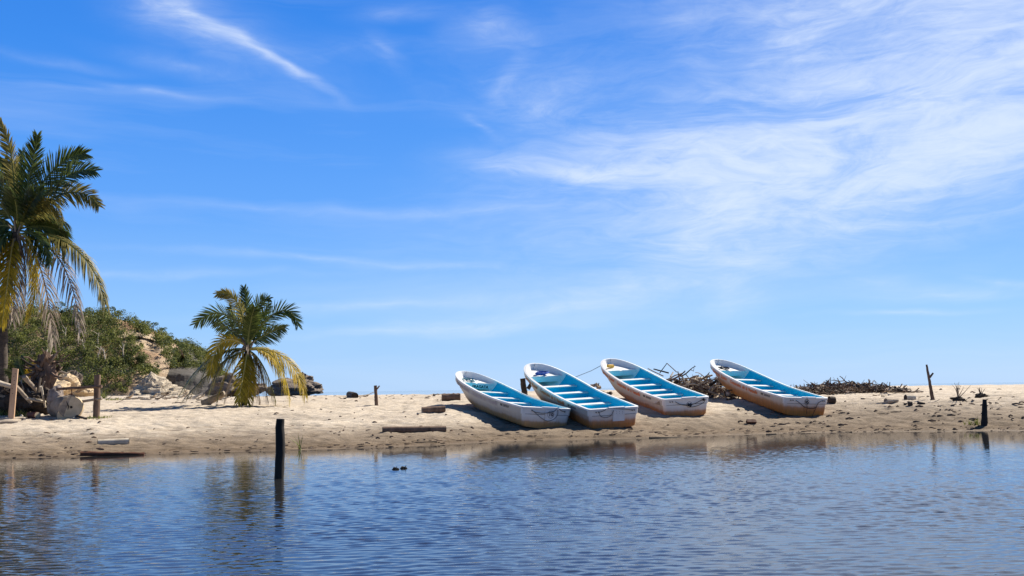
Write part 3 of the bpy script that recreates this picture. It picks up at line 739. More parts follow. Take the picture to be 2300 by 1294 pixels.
sprout = [('o', [(60, 868), (64, 830), (72, 806)], 0.2, 60, 0.7, 0.1), ('y', [(60, 868), (66, 835), (80, 815)], -0.2, 60, 0.6, 0.15),
          ('g', [(60, 868), (48, 830), (40, 808)], 0.3, 60, 0.8, 0.1), ('g', [(60, 868), (40, 838), (14, 832)], 0.3, 60, 0.8, 0.2), ('g', [(60, 868), (54, 830), (52, 800)], 0.4, 60, 0.8, 0.1)]
palm("palm_sprout", (60, 925), 42.0, [(60, 925), (60, 868)], 0.10, 0.07, sprout, "palm sprout with a bright yellow-green leaf growing out of the driftwood tangle", 0.5, 0.05)

# ------------------------------------------------------------------ boats
def plan_b(x):
    t = x/BL; u = max(0.0, (t-0.42)/0.58)
    b = BB*(1.0+0.02*math.sin(math.pi*min(t/0.42, 1)))
    if u > 0: b = BB*max(0.0, 1-min(u, 1)**3.7)**0.48
    if x < 0.16: b -= 0.12*(1-math.sqrt(max(0, 1-(1-x/0.16)**2)))
    return b
def sheer(x):
    t = x/BL; return 0.765-0.03*math.sin(math.pi*min(t/0.6, 1))+0.43*max(0, (t-0.3)/0.7)**2.1
def keel(x):
    t = x/BL; return 0.72*max(0, (t-0.5)/0.5)**2.5
BAND = 0.235
def section(x):
    """half section, keel to gunwale: (y, z)"""
    b, zs, zk = plan_b(x), sheer(x), keel(x); t = x/BL
    k = max(0, (t-0.45)/0.55)
    rc = 0.90-0.42*k**1.3; zc = zk+(0.09+0.16*k)*(1 if zs-zk > 0.4 else 0.9)
    zb = zs-BAND*(1-0.25*k)
    bb = max(0.0, b*0.985-0.035*min(1, b/0.3))
    P = [(0, zk), (b*rc*0.5, zk+(zc-zk)*0.46), (b*rc*0.96, zc-0.015), (b*rc, zc+0.02)]
    for f in (0.33, 0.66, 1.0): P.append((b*rc+(bb-b*rc)*f**0.85, zc+0.02+(zb-zc-0.02)*f))
    P += [(b*0.99, zb-0.012), (b*0.99, zb+0.01), (b, zs)]
    return P
NS = 64
XS = [BL*(1-(1-k/NS)**2)*0.55+BL*(k/NS)*0.45 for k in range(NS+1)]
XS = [0.0, 0.02, 0.05, 0.10, 0.16]+[x for x in XS if x > 0.2]; XS[-1] = BL-0.0005
def loft(mb, secs, closed_stern=True):
    n = len(secs[0]); vs = []
    for x, S in secs:
        for sg in (1, -1):
            for (y, z) in S: vs.append((x, sg*y, z))
    return vs
def hull_mesh():
    mb = MB(); n = 10
    for x in XS:
        S = section(x)
        for (y, z) in reversed(S): mb.v.append((x, y, z))
        for (y, z) in S[1:]: mb.v.append((x, -y, z))
    w = 2*n-1
    for j in range(len(XS)-1):
        for i in range(w-1): mb.f.append((j*w+i, j*w+i+1, (j+1)*w+i+1, (j+1)*w+i))
    mb.f.append(tuple(range(w)))            # transom
    mb.m = [0]*len(mb.f); return mb
def inner(x):
    """inner plan: x position and half breadth of the liner matching outer station x"""
    xi = 0.09+x*(BL-0.22)/BL; return xi, plan_b(x)*(BB-0.07)/BB
def liner_mesh():
    mb = MB(); rows = []
    for x in XS:
        xi, b = inner(x); zs = sheer(x)+0.004; zf = keel(x)+0.10
        zf = min(zf, zs-0.15)
        sec = section(x); sz = [p[1] for p in sec]; sy = [p[0] for p in sec]
        def yin(z): return min(b, max(0.0, float(np.interp(z, sz, sy))-0.07))
        S = [(b, zs)]+[(yin(z), z) for z in (zs-0.12, zf+(zs-zf)*0.55, zf+(zs-zf)*0.25, zf+0.05)]+[(yin(zf+0.05)*0.88, zf), (0, zf)]
        rows.append([(xi, y, z) for y, z in S]+[(xi, -y, z) for y, z in reversed(S[:-1])])
    w = len(rows[0])
    for r in rows: mb.v += r
    for j in range(len(rows)-1):
        for i in range(w-1): mb.f.append((j*w+i, (j+1)*w+i, (j+1)*w+i+1, j*w+i+1))
    mb.f.append(tuple(range(w-1, -1, -1))); mb.m = [0]*len(mb.f); return mb
def gunwale_mesh():
    mb = MB()
    outer = [(x, plan_b(x)+0.018, sheer(x)) for x in XS]; inn = [(*inner(x), sheer(x)) for x in XS]
    def loop(L, dx=0): return [(x+dx*(1 if x > 1 else -1) if False else x, y, z) for x, y, z in L]+[(x, -y, z) for x, y, z in reversed(L)]
    O = loop(outer); I = loop(inn); n = len(O)
    O = [(x-(0.02 if x < 0.03 else 0)+(0.02 if x > BL-0.01 else 0), y, z) for x, y, z in O]
    for (x, y, z) in O: mb.v.append((x, y, z-0.045))
    for (x, y, z) in O: mb.v.append((x, y, z+0.012))
    for (x, y, z) in I: mb.v.append((x, y, z+0.016))
    for (x, y, z) in I: mb.v.append((x, y*0.995, z-0.03))
    for r in range(3):
        for i in range(n): mb.f.append((r*n+i, r*n+(i+1) % n, (r+1)*n+(i+1) % n, (r+1)*n+i))
    mb.m = [0]*len(mb.f); return mb
DECK_X = 0.825*BL
def deck_mesh():
    """bow locker deck: sunken top with a lip, and its upright aft panel"""
    mb = MB(); st = [x for x in XS if inner(x)[0] > DECK_X]
    top = []
    xi0 = DECK_X
    def half(x0): 
        # inner half breadth at absolute x0
        x = (x0-0.09)*BL/(BL-0.22); return plan_b(max(0, min(x, BL)))*(BB-0.07)/BB*0.985, sheer(max(0, min(x, BL)))
    xsd = [xi0]+[inner(x)[0] for x in st]
    row = []
    for x in xsd:
        b, zs = half(x); zd = sheer(DECK_X)-0.16+0.10*(x-DECK_X)
        zd = min(zd, zs-0.06)
        row.append((x, b, zd))
    n = len(row)
    mb.v += [(x, y, z) for x, y, z in row]+[(x, -y, z) for x, y, z in row]
    mb.f += [(i, n+i, n+i+1, i+1) for i in range(n-1)]
    b, zs = half(xi0); zt = row[0][2]
    b0 = len(mb.v)
    for y in (b, b*0.6, 0.07, 0, -0.07, -b*0.6, -b):
        arch = 0.0
        mb.v.append((xi0-0.012, y, zt+0.03-(0.05 if abs(y) < 0.03 else 0))); mb.v.append((xi0-0.012, y*0.93, zt-0.21-arch))
        mb.v.append((xi0+0.025, y, zt+0.03-(0.05 if abs(y) < 0.03 else 0)))
    for i in range(6):
        a = b0+3*i
        mb.f.append((a, a+1, a+4, a+3)); mb.f.append((a, a+3, a+5, a+2))
    mb.m = [0]*len(mb.f); return mb
BENCH_X = [0.285*BL, 0.41*BL, 0.54*BL, 0.675*BL]
def half_in(x0, z):
    x = (x0-0.09)*BL/(BL-0.22); b = plan_b(x)*(BB-0.07)/BB; zs = sheer(x); zf = keel(x)+0.10
    sec = section(x); return min(b, float(np.interp(z, [p[1] for p in sec], [p[0] for p in sec]))-0.07)
def bench_meshes(x0):
    zt = sheer(x0)-0.23; b = half_in(x0, zt)-0.012; top = MB(); base = MB()
    top.box((x0, 0, zt-0.02), (0.27, 2*b, 0.04))
    zf = keel(x0)+0.10
    bb = half_in(x0, zf+0.06)
    base.add([(x0-0.10, b, zt-0.042), (x0-0.10, -b, zt-0.042), (x0-0.10, -bb, zf), (x0-0.10, bb, zf), (x0+0.10, b, zt-0.042), (x0+0.10, -b, zt-0.042), (x0+0.10, -bb, zf), (x0+0.10, bb, zf)],
             [(0, 1, 2, 3), (5, 4, 7, 6), (0, 3, 7, 4), (1, 5, 6, 2)])
    return top, base
def paint(name, stain_z, stain_col, amount, dirt=0.25, base=(0.57, 0.50, 0.41)):
    m, nt, b = mat(name)
    tc = nd(nt, 'ShaderNodeTexCoord'); sep = nd(nt, 'ShaderNodeSeparateXYZ'); nt.links.new(tc.outputs['Object'], sep.inputs[0])
    f = tex_noise(nt, 2.2, 6, 0.7, stretch=(1.2, 1.2, 0.35)); g = tex_noise(nt, 9, 5, 0.7, stretch=(2, 2, 0.25))
    c = mixc(nt, ramp(nt, g, [(0.45, 0.0), (0.75, dirt)]), base, (0.34, 0.29, 0.23))
    c = mixc(nt, mth(nt, 'LESS_THAN', sep.outputs['X'], 0.12), c, mixc(nt, ramp(nt, g, [(0.6, 0.0), (0.9, dirt)]), (0.82, 0.80, 0.75), (0.45, 0.39, 0.31)))
    # stain follows the waterline (rises a little toward the bow with the keel)
    kz = mth(nt, 'MULTIPLY', mth(nt, 'POWER', mth(nt, 'MAXIMUM', mth(nt, 'SUBTRACT', sep.outputs['X'], 3.6), 0.0), 2.0), 0.030)
    hz = mth(nt, 'SUBTRACT', sep.outputs['Z'], kz)
    hz = mth(nt, 'ADD', hz, mth(nt, 'MULTIPLY', mth(nt, 'SUBTRACT', f, 0.5), 0.22))
    k = ramp(nt, mth(nt, 'DIVIDE', hz, stain_z), [(0.45, amount), (0.85, amount*0.75), (1.0, amount*0.18), (1.0, amount*0.15)]) if False else ramp(nt, mth(nt, 'DIVIDE', hz, stain_z*1.6), [(0.30, amount), (0.52, amount*0.9), (0.68, amount*0.35), (1.0, 0.0)])
    sc_ = mixc(nt, ramp(nt, g, [(0.3, 0.0), (0.7, 1.0)]), stain_col, tuple(v*0.6 for v in stain_col))
    c = mixc(nt, k, c, sc_)
    nt.links.new(c, b.inputs['Base Color']); b.inputs['Roughness'].default_value = 0.38; b.inputs['Specular IOR Level'].default_value = 0.4
    bump(nt, b, f, 0.08, 0.02)
    return m
M_WHITE = noisy_mat("white_gelcoat", (0.74, 0.74, 0.72), (0.84, 0.84, 0.82), 2.5, 0.4, 0.03, 0.01, spec=0.4)
def liner_paint():
    m, nt, b = mat("blue_and_white_liner")
    tc = nd(nt, 'ShaderNodeTexCoord'); sep = nd(nt, 'ShaderNodeSeparateXYZ'); nt.links.new(tc.outputs['Object'], sep.inputs[0])
    f = tex_noise(nt, 2.0, 5, 0.65)
    blue = ramp(nt, f, [(0.3, (0.0, 0.42, 0.60)), (0.7, (0.0, 0.56, 0.77))])
    bow = mth(nt, 'GREATER_THAN', mth(nt, 'ADD', sep.outputs['X'], mth(nt, 'MULTIPLY', sep.outputs['Z'], 0.12)), DECK_X-0.10)
    stern = mth(nt, 'LESS_THAN', sep.outputs['X'], 0.42)
    side = mth(nt, 'GREATER_THAN', mth(nt, 'ABSOLUTE', sep.outputs['Y']), 0.25)
    c = mixc(nt, mth(nt, 'MAXIMUM', bow, mth(nt, 'MULTIPLY', stern, side)), blue, (0.76, 0.77, 0.76))
    nt.links.new(c, b.inputs['Base Color']); b.inputs['Roughness'].default_value = 0.5; b.inputs['Specular IOR Level'].default_value = 0.2
    return m
M_LINER = liner_paint()
M_BLUE = noisy_mat("blue_gelcoat", (0.0, 0.42, 0.60), (0.0, 0.56, 0.77), 2.0, 0.45, 0.03, 0.01)
M_HULLS = [paint("hull_paint_a", 0.29, (0.50, 0.24, 0.055), 0.95), paint("hull_paint_b", 0.37, (0.60, 0.20, 0.035), 0.97), paint("hull_paint_c", 0.30, (0.52, 0.19, 0.04), 0.97), paint("hull_paint_d", 0.44, (0.55, 0.19, 0.025), 0.98)]
def flat_mat(name, c, rough=0.6):
    m, nt, b = mat(name); b.inputs['Base Color'].default_value = (*c, 1); b.inputs['Roughness'].default_value = rough; return m
M_ORANGE = noisy_mat("orange_lettering", (0.62, 0.13, 0.03), (0.78, 0.22, 0.05), 6, 0.6, 0.0)
M_FADED = noisy_mat("faded_lettering", (0.50, 0.38, 0.34), (0.62, 0.54, 0.50), 4, 0.6, 0.0)
M_BLACK = flat_mat("black_lettering", (0.012, 0.012, 0.014)); M_PAD = noisy_mat("grey_white_pad", (0.70, 0.70, 0.68), (0.80, 0.80, 0.78), 5, 0.5, 0.02)
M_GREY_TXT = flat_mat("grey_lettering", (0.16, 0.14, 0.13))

def text_data(body, size):
    cu = bpy.data.curves.new("lettering", 'FONT'); cu.body = body; cu.size = size; cu.resolution_u = 2; cu.align_x = 'LEFT'
    o = bpy.data.objects.new("lettering", cu); COL.objects.link(o)
    dg = bpy.context.evaluated_depsgraph_get(); me = bpy.data.meshes.new_from_object(o.evaluated_get(dg))
    v = [tuple(p.co) for p in me.vertices]; f = [tuple(p.vertices) for p in me.polygons]
    bpy.data.objects.remove(o); bpy.data.curves.remove(cu); bpy.data.meshes.remove(me)
    return v, f
def hull_y(x, z):
    S = section(x); return float(np.interp(z, [p[1] for p in S], [p[0] for p in S]))
def side_text(body, size, x_start, x_end, off, m, root, name="lettering"):
    """letters following the upper strake on the port side, bow to stern"""
    v, f = text_data(body, size)
    w = max(p[0] for p in v); k = (x_start-x_end)/w; mb = MB(); vs = []
    for (tx, ty, _) in v:
        x = x_start-tx*k; z = sheer(x)-off+ty; vs.append((x, max(hull_y(x, z), plan_b(x)*0.99)+0.014, z))
    mb.add(vs, f); mb.add([(x-0.014, y+0.001, z) for x, y, z in vs], f); mb.add([(x, y+0.002, z-0.012) for x, y, z in vs], f)
    return mb.build(name, m, root)
def aft_text(body, size, yc, z0, x, m, root, bold=0.0, slope=0.0, name="lettering"):
    v, f = text_data(body, size); w = max(p[0] for p in v); vs = []
    for (tx, ty, _) in v: vs.append((x, yc+w/2-tx, z0+ty))
    mb = MB(); mb.add(vs, f)
    if bold:
        mb.add([(x-0.001, y-bold, z) for _, y, z in vs], f); mb.add([(x-0.002, y+bold*0.5, z+bold) for _, y, z in vs], f)
    return mb.build(name, m, root)
def ring(r, w, yc, zc, x, m, root, name="number_ring"):
    mb = MB(); n = 28
    for i in range(n):
        a = 2*math.pi*i/n
        for q in (r-w, r): mb.v.append((x, yc+q*math.cos(a), zc+q*math.sin(a)))
    mb.f = [(2*i, 2*i+1, (2*i+3) % (2*n), (2*i+2) % (2*n)) for i in range(n)]; mb.m = [0]*n
    return mb.build(name, m, root)
def rope(pts, r, m, root, name="rope"):
    P = [Vector(p) for p in pts]; out = []
    for i in range(len(P)-1):
        a = P[max(i-1, 0)]; b = P[i]; c = P[i+1]; d = P[min(i+2, len(P)-1)]
        for s in range(6):
            t = s/6; out.append(0.5*((2*b)+(c-a)*t+(2*a-5*b+4*c-d)*t*t+(3*b-a-3*c+d)*t**3))
    out.append(P[-1]); mb = MB(); mb.tube(out, r, 6); return mb.build(name, m, root, smooth=60)

ME_HULL = hull_mesh(); ME_LINER = liner_mesh().mesh("interior", M_LINER, 40); ME_GUN = gunwale_mesh().mesh("gunwale", M_WHITE, 50); ME_DECK = deck_mesh().mesh("foredeck", M_WHITE, 30)
BENCH = []
for x0 in BENCH_X:
    a, b = bench_meshes(x0); BENCH.append((a.mesh("bench", M_WHITE), b.mesh("bench_base", M_BLUE)))
BLAB = ["white and blue motorboat with FRAGATA on its bow locker and the circled number 10", "white and blue motorboat with bright blue rope in its bow and no number",
        "white and blue motorboat with the number 06 and a yellow block on its foredeck", "white and blue motorboat numbered 05, standing apart beside the brushwood heap"]
boat_obs = []
for n, q in enumerate(BOATS):
    r = empty("motorboat", q[:3], (R(q[5]), R(-q[4]), R(q[3]))); props(r, BLAB[n], "boat", "boats drawn up on the sand"); boat_obs.append(r)
    h = link("hull", ME_HULL.mesh("hull", M_HULLS[n], 28), r)
    link("interior", ME_LINER, r); link("gunwale", ME_GUN, r); link("foredeck", ME_DECK, r)
    for (ma, mb_) in BENCH:
        bt = link("bench", ma, r); link("bench_base", mb_, bt)
    sz = 0.765
    tx = -0.006
    # transom fittings, lettering
    pad = MB(); pw = 0.34 if n != 2 else 0.30
    if n in (0, 1): pad.box((-0.016, -0.15 if n == 0 else -0.18, 0.50), (0.03, 0.46, 0.40)); pad.build("transom_pad", M_PAD, r)
    cap = MB(); cap.box((0.04, -0.12, sz+0.022), (0.10, 0.62, 0.03)); cap.build("transom_cap", M_WHITE, r)
    for yy in ((-0.80, -0.72, 0.62, 0.72) if n else (0.62, -0.72)):
        d = MB(); d.tube([(-0.0, yy, 0.66), (-0.035, yy, 0.66)], 0.024, 8); d.build("drain_fitting", M_GREY_TXT, r)
    word_m = M_FADED if n == 0 else M_ORANGE
    for word, sz_, xa, xb, off, wm, nm in [("Servicio", 0.19, 6.30, 5.45, 0.205, word_m, "lettering"), ("Ecotur", 0.19, 5.30, 4.70, 0.205, word_m, "lettering"), ("Cooperativa", 0.19, 4.40, 3.45, 0.205, word_m, "lettering"),
            ("de", 0.19, 3.33, 3.12, 0.205, word_m, "lettering"), ("la", 0.19, 3.0, 2.88, 0.205, word_m, "lettering"), ("Ventanilla", 0.19, 2.78, 2.05, 0.205, word_m, "lettering"),
            ("MAT.", 0.11, 1.75, 1.55, 0.165, M_BLACK, "registration"), ("20070154", 0.11, 1.50, 1.05, 0.165, M_GREY_TXT, "registration")]:
        side_text(word, sz_, xa, xb, off, wm, r, nm)
    sm = MB()  # added dark tubes draw the shade line under the strake step
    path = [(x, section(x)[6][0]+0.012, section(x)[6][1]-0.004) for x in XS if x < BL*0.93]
    sm.tube([(-0.012, 0, path[0][2])]+path, 0.008, 5); sm.build("strake_shade_line", M_GREY_TXT, r)
    sm = MB(); sm.tube([(-0.012, 0, path[0][2])]+[(x, -y, z) for x, y, z in path], 0.008, 5); sm.build("strake_shade_line", M_GREY_TXT, r)
    if n == 0:
        ring(0.135, 0.014, -0.15, 0.54, -0.034, M_BLACK, r); aft_text("10", 0.19, -0.15, 0.475, -0.035, M_BLACK, r, 0.010, name="boat_number")
        aft_text("FRAGATA", 0.165, -0.17, sheer(DECK_X)-0.34, DECK_X-0.016, M_BLACK, r, 0.010, name="boat_name")
        rope([(-0.03, 0.62, 0.66), (-0.05, 0.45, 0.60), (-0.05, 0.1, 0.585), (-0.05, -0.25, 0.66), (0.0, -0.42, 0.79), (-0.04, -0.55, 0.70), (-0.03, -0.72, 0.66)], 0.011, M_ROPE, r)
        rope([(0.0, -0.42, 0.79), (-0.045, -0.42, 0.55), (-0.045, -0.25, 0.36), (-0.045, 0.0, 0.31), (-0.045, 0.25, 0.42), (-0.04, 0.58, 0.64)], 0.009, M_ROPE, r)
    if n == 1:
        rope([(-0.03, 0.62, 0.66), (-0.05, 0.55, 0.52), (-0.05, 0.35, 0.46), (-0.05, 0.15, 0.52), (-0.05, 0.05, 0.70)], 0.009, M_ROPE, r)
        rope([(-0.03, 0.62, 0.66), (-0.04, 0.4, 0.72), (0.0, 0.25, 0.785), (-0.04, -0.3, 0.74), (-0.03, -0.72, 0.66)], 0.009, M_ROPE, r)
        for yy in (-0.32, -0.20, -0.08, 0.03):
            for zz in (0.58, 0.64):
                d = MB(); d.tube([(-0.03, yy, zz), (-0.038, yy, zz)], 0.010, 6); d.build("bolt", M_GREY_TXT, r)
    if n == 2:
        ring(0.12, 0.012, -0.12, 0.51, -0.004, M_BLACK, r); aft_text("06", 0.17, -0.12, 0.45, -0.005, M_BLACK, r, 0.010, name="boat_number")
        rope([(-0.03, 0.50, 0.66), (-0.05, 0.3, 0.55), (-0.05, 0.0, 0.49), (-0.05, -0.12, 0.50), (-0.05, -0.35, 0.55), (-0.05, -0.72, 0.70)], 0.012, M_ROPE, r)
        rope([(-0.05, -0.72, 0.70), (-0.05, -0.74, 0.58), (-0.05, -0.45, 0.45), (-0.05, -0.15, 0.42), (-0.05, -0.08, 0.50)], 0.011, M_ROPE, r)
        kn = MB()
        for k in range(7):
            a = random.uniform(0, 6.28); kn.tube([(-0.05, -0.12-0.08*math.cos(a), 0.49-0.07*math.sin(a)), (-0.07, -0.12, 0.49), (-0.05, -0.12+0.07*math.cos(a+0.5), 0.49+0.07*math.sin(a+0.5))], 0.013, 5)
        kn.build("rope_knot", M_ROPE, r)
        kn = MB()
        for k in range(5):
            a = random.uniform(0, 6.28); kn.tube([(-0.04, -0.72-0.05*math.cos(a), 0.68-0.06*math.sin(a)), (-0.07, -0.72, 0.68), (-0.04, -0.72+0.05*math.cos(a+0.7), 0.68+0.06*math.sin(a+0.7))], 0.014, 5)
        kn.build("rope_knot", M_ROPE, r)
    if n == 3:
        ring(0.115, 0.011, -0.02, 0.60, -0.004, M_BLACK, r); aft_text("05", 0.17, -0.02, 0.54, -0.005, M_BLACK, r, 0.009, name="boat_number")
        rope([(-0.03, 0.50, 0.66), (-0.05, 0.35, 0.58), (-0.05, 0.12, 0.42), (-0.05, -0.1, 0.36), (-0.05, -0.4, 0.38), (-0.05, -0.5, 0.56), (-0.04, -0.66, 0.66)], 0.011, M_ROPE, r)
        rope([(-0.05, -0.45, 0.42), (-0.05, -0.38, 0.25), (-0.06, -0.30, 0.08), (-0.10, -0.28, 0.03)], 0.009, M_ROPE, r)
        rope([(0.0, 0.02, 0.79), (-0.04, 0.0, 0.74), (-0.045, -0.02, 0.45), (-0.045, -0.04, 0.12)], 0.008, M_ROPE, r)

# things lying in the boats
def in_boat(n, p): return boat_matrix(BOATS[n]) @ Vector(p)
def rope_heap(n, m, cy, label, name="rope_coil", turns=9, r=0.012):
    random.seed(50+n); b = in_boat(n, (DECK_X+0.26, cy, sheer(DECK_X)-0.115)); pts = []
    for k in range(turns*7):
        a = k*0.9; rr = 0.10+0.10*random.random(); pts.append((rr*1.25*math.cos(a)+random.uniform(-.03, .03), rr*1.6*math.sin(a), 0.018+0.10*random.random()))
    mb = MB(); mb.tube(pts, r, 5); o = mb.build(name, m, smooth=60); o.location = b; o.rotation_euler = (R(BOATS[n][5]), R(-BOATS[n][4]-5), R(BOATS[n][3]))
    props(o, label, "rope")
rope_heap(0, M_ROPE_TEAL, 0.25, "teal rope heaped on the foredeck of the boat numbered 10", turns=6)
rope_heap(1, M_ROPE_BLUE, 0.05, "thick bright blue rope coil on the foredeck of the boat beside number 10", turns=10, r=0.018)
rope_heap(3, M_ROPE, 0.2, "dark rope tangle on the foredeck of the boat numbered 05", turns=6)
fl = MB(); fl.box((0, 0, 0.06), (0.16, 0.34, 0.11)); fl.tube([(0, -0.17, 0.06), (0, 0.17, 0.06)], 0.07, 10)
o = fl.build("float_block", noisy_mat("yellow_foam", (0.62, 0.36, 0.06), (0.8, 0.52, 0.12), 6, 0.8)); o.location = in_boat(2, (DECK_X+0.55, 0.28, sheer(DECK_X)-0.07)); o.rotation_euler = (0, R(-12), R(BOATS[2][3]+25))
props(o, "yellow foam block on the foredeck of the boat numbered 06", "float")
fb = MB(); fb.add([(0, 0, 0), (0.5, 0, 0), (0.25, 0.02, 0.24), (0, 0.3, 0), (0.5, 0.3, 0), (0.25, 0.28, 0.24)], [(0, 1, 2), (3, 5, 4), (0, 2, 5, 3), (1, 4, 5, 2), (0, 3, 4, 1)])
o = fb.build("wooden_wedge", M_PLANK); o.location = in_boat(2, (0.45, 0.62, 0.42)); o.rotation_euler = (0, R(-8), R(BOATS[2][3]+70))
props(o, "small tan wooden wedge in the stern of the boat numbered 06", "wood wedge")
# mooring line from the third boat's bow
a = in_boat(2, (BL-0.05, 0.1, 1.05)); c = at_y(1290, 848, 45.2); mid = (a+c)/2+Vector((0, 0, -0.05)); e = Vector((c.x-1.3, c.y+0.4, tz(c.x-1.3, c.y+0.4)))
mb = MB(); mb.tube([a.lerp(mid, t) for t in (0, .5, 1)]+[mid.lerp(c, t) for t in (.5, 1)]+[c.lerp(e, .5)+Vector((0, 0, -0.05)), e], 0.012, 5)
o = mb.build("mooring_rope", M_ROPE); props(o, "thin dark mooring rope stretched down from the bow of the boat numbered 06", "rope")

# ------------------------------------------------------------------ posts, poles, logs
def crooked(p0, p1, r0, r1, n=8, wob=0.03, sides=9, jit=0.08, flat=1.0, m=None, name="pole"):
    mb = MB(); p0 = Vector(p0); p1 = Vector(p1); L = (p1-p0).length
    pts = []
    for k in range(n+1):
        t = k/n; w = wob*L*math.sin(math.pi*t)
        pts.append(p0.lerp(p1, t)+Vector((random.gauss(0, wob*0.25*L), random.gauss(0, wob*0.25*L), random.gauss(0, wob*0.2*L)))*(0.5 if 0 < k < n else 0))
    mb.tube(pts, [r0+(r1-r0)*k/n for k in range(n+1)], sides, jit=jit, flat=flat); return mb
def stand(name, top_px, base_px, r0, r1, m, label, cat, depth=None, sink=0.15, sides=9, wob=0.012, z0=None):
    b = ground(*base_px) if depth is None else at_y(*base_px, depth)
    if z0 is not None: b.z = z0
    t = at_y(*top_px, b.y); mb = crooked((0, 0, -sink), t-b, r0, r1, 14, wob, sides, 0.11)
    o = mb.build(name, m, smooth=45); o.location = b; return props(o, label, cat), b, t
random.seed(5)
stand("mooring_post", (630, 941), (626, 1075), 0.092, 0.088, M_POST_BLACK, "thick black wooden post standing in the lagoon water", "post", depth=20.61, sink=1.2, sides=11, wob=0.012)
stand("stake", (2212, 897), (2210, 955), 0.13, 0.075, M_POST_BLACK, "short dark stake at the water's edge with a frayed top", "stake", sides=8)
stand("stake", (843, 866), (846, 911), 0.085, 0.075, M_WOOD_BR, "short brown stake standing alone on the sand left of the boats", "stake")
s1 = bpy.data.objects["stake.001"]; kb = MB(); kb.tube([(0.02, 0, 0.72), (0.13, 0, 0.86)], [0.04, 0.03], 6); kb.build("branch_stub", M_WOOD_BR, s1)
fp, b, t = stand("forked_pole", (2081, 819), (2096, 896), 0.085, 0.04, M_WOOD_BR, "tall thin leaning pole with a short side branch at the right of the beach", "pole")
d = at_y(2088, 848, b.y)-b; e = at_y(2096, 838, b.y)-b
kb = MB(); kb.tube([d, e], [0.05, 0.035], 6); kb.build("side_branch", M_WOOD_BR, fp)
st, b, t = stand("broken_stump", (1174, 850), (1181, 884), 0.14, 0.12, M_WOOD_DK, "black broken tree stump between the boat numbered 10 and the next", "stump", depth=46.5, sink=0.5)
kb = MB(); kb.tube([(0.1, 0, 0.2), (0.32, 0, 0.55)], [0.09, 0.07], 7, jit=0.1); kb.build("side_branch", M_WOOD_DK, st)

def log(name, a_px, b_px, r, m, label, cat="log", m_end=None, hollow=False, lift=0.6, r2=None, depth=None, n=8, wob=0.01, sides=14, jit=0.04, dy=0.0):
    a = ground(*a_px) if depth is None else at_y(*a_px, depth); b = ground(*b_px) if depth is None else at_y(*b_px, depth)
    if depth is None:
        a.z += r*lift; b.y = a.y+(b.y-a.y)*0.5+dy; b.z = tz(b.x, b.y)+r*lift
    mb = crooked((0, 0, 0), b-a, r, r2 or r, n, wob, sides, jit); o = mb.build(name, m, smooth=50); o.location = a
    ax = (b-a).normalized()
    if m_end is not None:
        for c, s in ((Vector((0, 0, 0)), -1), (b-a, 1)):
            e = MB(); e.tube([c+ax*(-0.01*s), c+ax*(0.012*s)], (r if s < 0 else (r2 or r))*0.9, 14); e.build("cut_end", m_end, o)
    return props(o, label, cat), a, b
random.seed(9)
log("log", (220, 996), (297, 991), 0.105, M_WOOD_PALE, "pale round log lying near the water in front of the tree palms", m_end=M_WOOD_DK)
bpy.data.objects["log"]["label"] = "pale round log lying on the sand above the reddish plank"
log("plank", (181, 1024), (333, 1020), 0.075, M_WOOD_RED, "long reddish brown plank at the water's edge", "plank", r2=0.05, lift=0.5, n=14, wob=0.012, jit=0.2)
log("log", (860, 973), (1003, 967), 0.11, M_WOOD_BR, "long straight dark log lying on the sand left of the boats", m_end=M_WOOD_DK)
log("log", (948, 929), (1000, 925), 0.135, M_WOOD_BR, "short brown log half in the shadow of the boat numbered 10", m_end=M_WOOD)
log("log", (993, 893), (1034, 892), 0.19, M_WOOD_BR, "thick brown log lying behind the bow of the boat numbered 10", r2=0.18, jit=0.1, m_end=M_WOOD, depth=47.0)
log("timber_piece", (1459, 987), (1521, 984), 0.05, M_WOOD_DK, "thin dark timber at the waterline below the boat numbered 06", "timber", lift=0.5)
log("timber_piece", (1722, 978), (1742, 977), 0.045, M_WOOD_DK, "short dark timber at the waterline below the boat numbered 05", "timber", lift=0.4)
log("driftwood_stick", (932, 996), (982, 994), 0.028, M_WOOD_DK, "thin straight stick lying at the waterline below the long dark log", "driftwood", lift=0.6)
log("wood_block", (1677, 950), (1697, 949), 0.10, M_WOOD_RED, "small reddish brown wood block on the sand before the boat numbered 05", "wood block", sides=4)
log("log", (797, 894), (812, 889), 0.22, M_WOOD_DK, "round dark log end left of the lone brown stake", m_end=M_WOOD_DK, dy=1.2)
log("log", (1862, 908), (1874, 907), 0.17, M_WOOD_DK, "short dark stub of log beside the stern of the boat numbered 05", m_end=M_WOOD_DK)
log("log", (1925, 892), (1986, 890), 0.15, M_WOOD_BR, "thick brown log at the right end of the low brushwood heap", depth=51.5, m_end=M_WOOD_DK)
bpy.data.objects["log.006"].location.z += 0.15
log("log", (2034, 897), (2052, 896), 0.14, M_WOOD_PALE, "short pale log with a dark end right of the low brushwood heap", m_end=M_WOOD_DK)
log("fallen_trunk", (455, 908), (505, 884), 0.19, M_WOOD, "grey fallen trunk lying under the young palm", "trunk", depth=47.2, r2=0.14)
log("log", (1990, 909), (2012, 904), 0.13, M_WOOD, "tapered grey log piece on the sand below the low brushwood heap", r2=0.06)
log("log", (2062, 908), (2082, 912), 0.06, M_WOOD_DK, "thin dark log piece lying left of the forked pole")
log("log", (2040, 913), (2050, 913), 0.13, M_WOOD_DK, "small round dark log below the forked pole", r2=0.09)

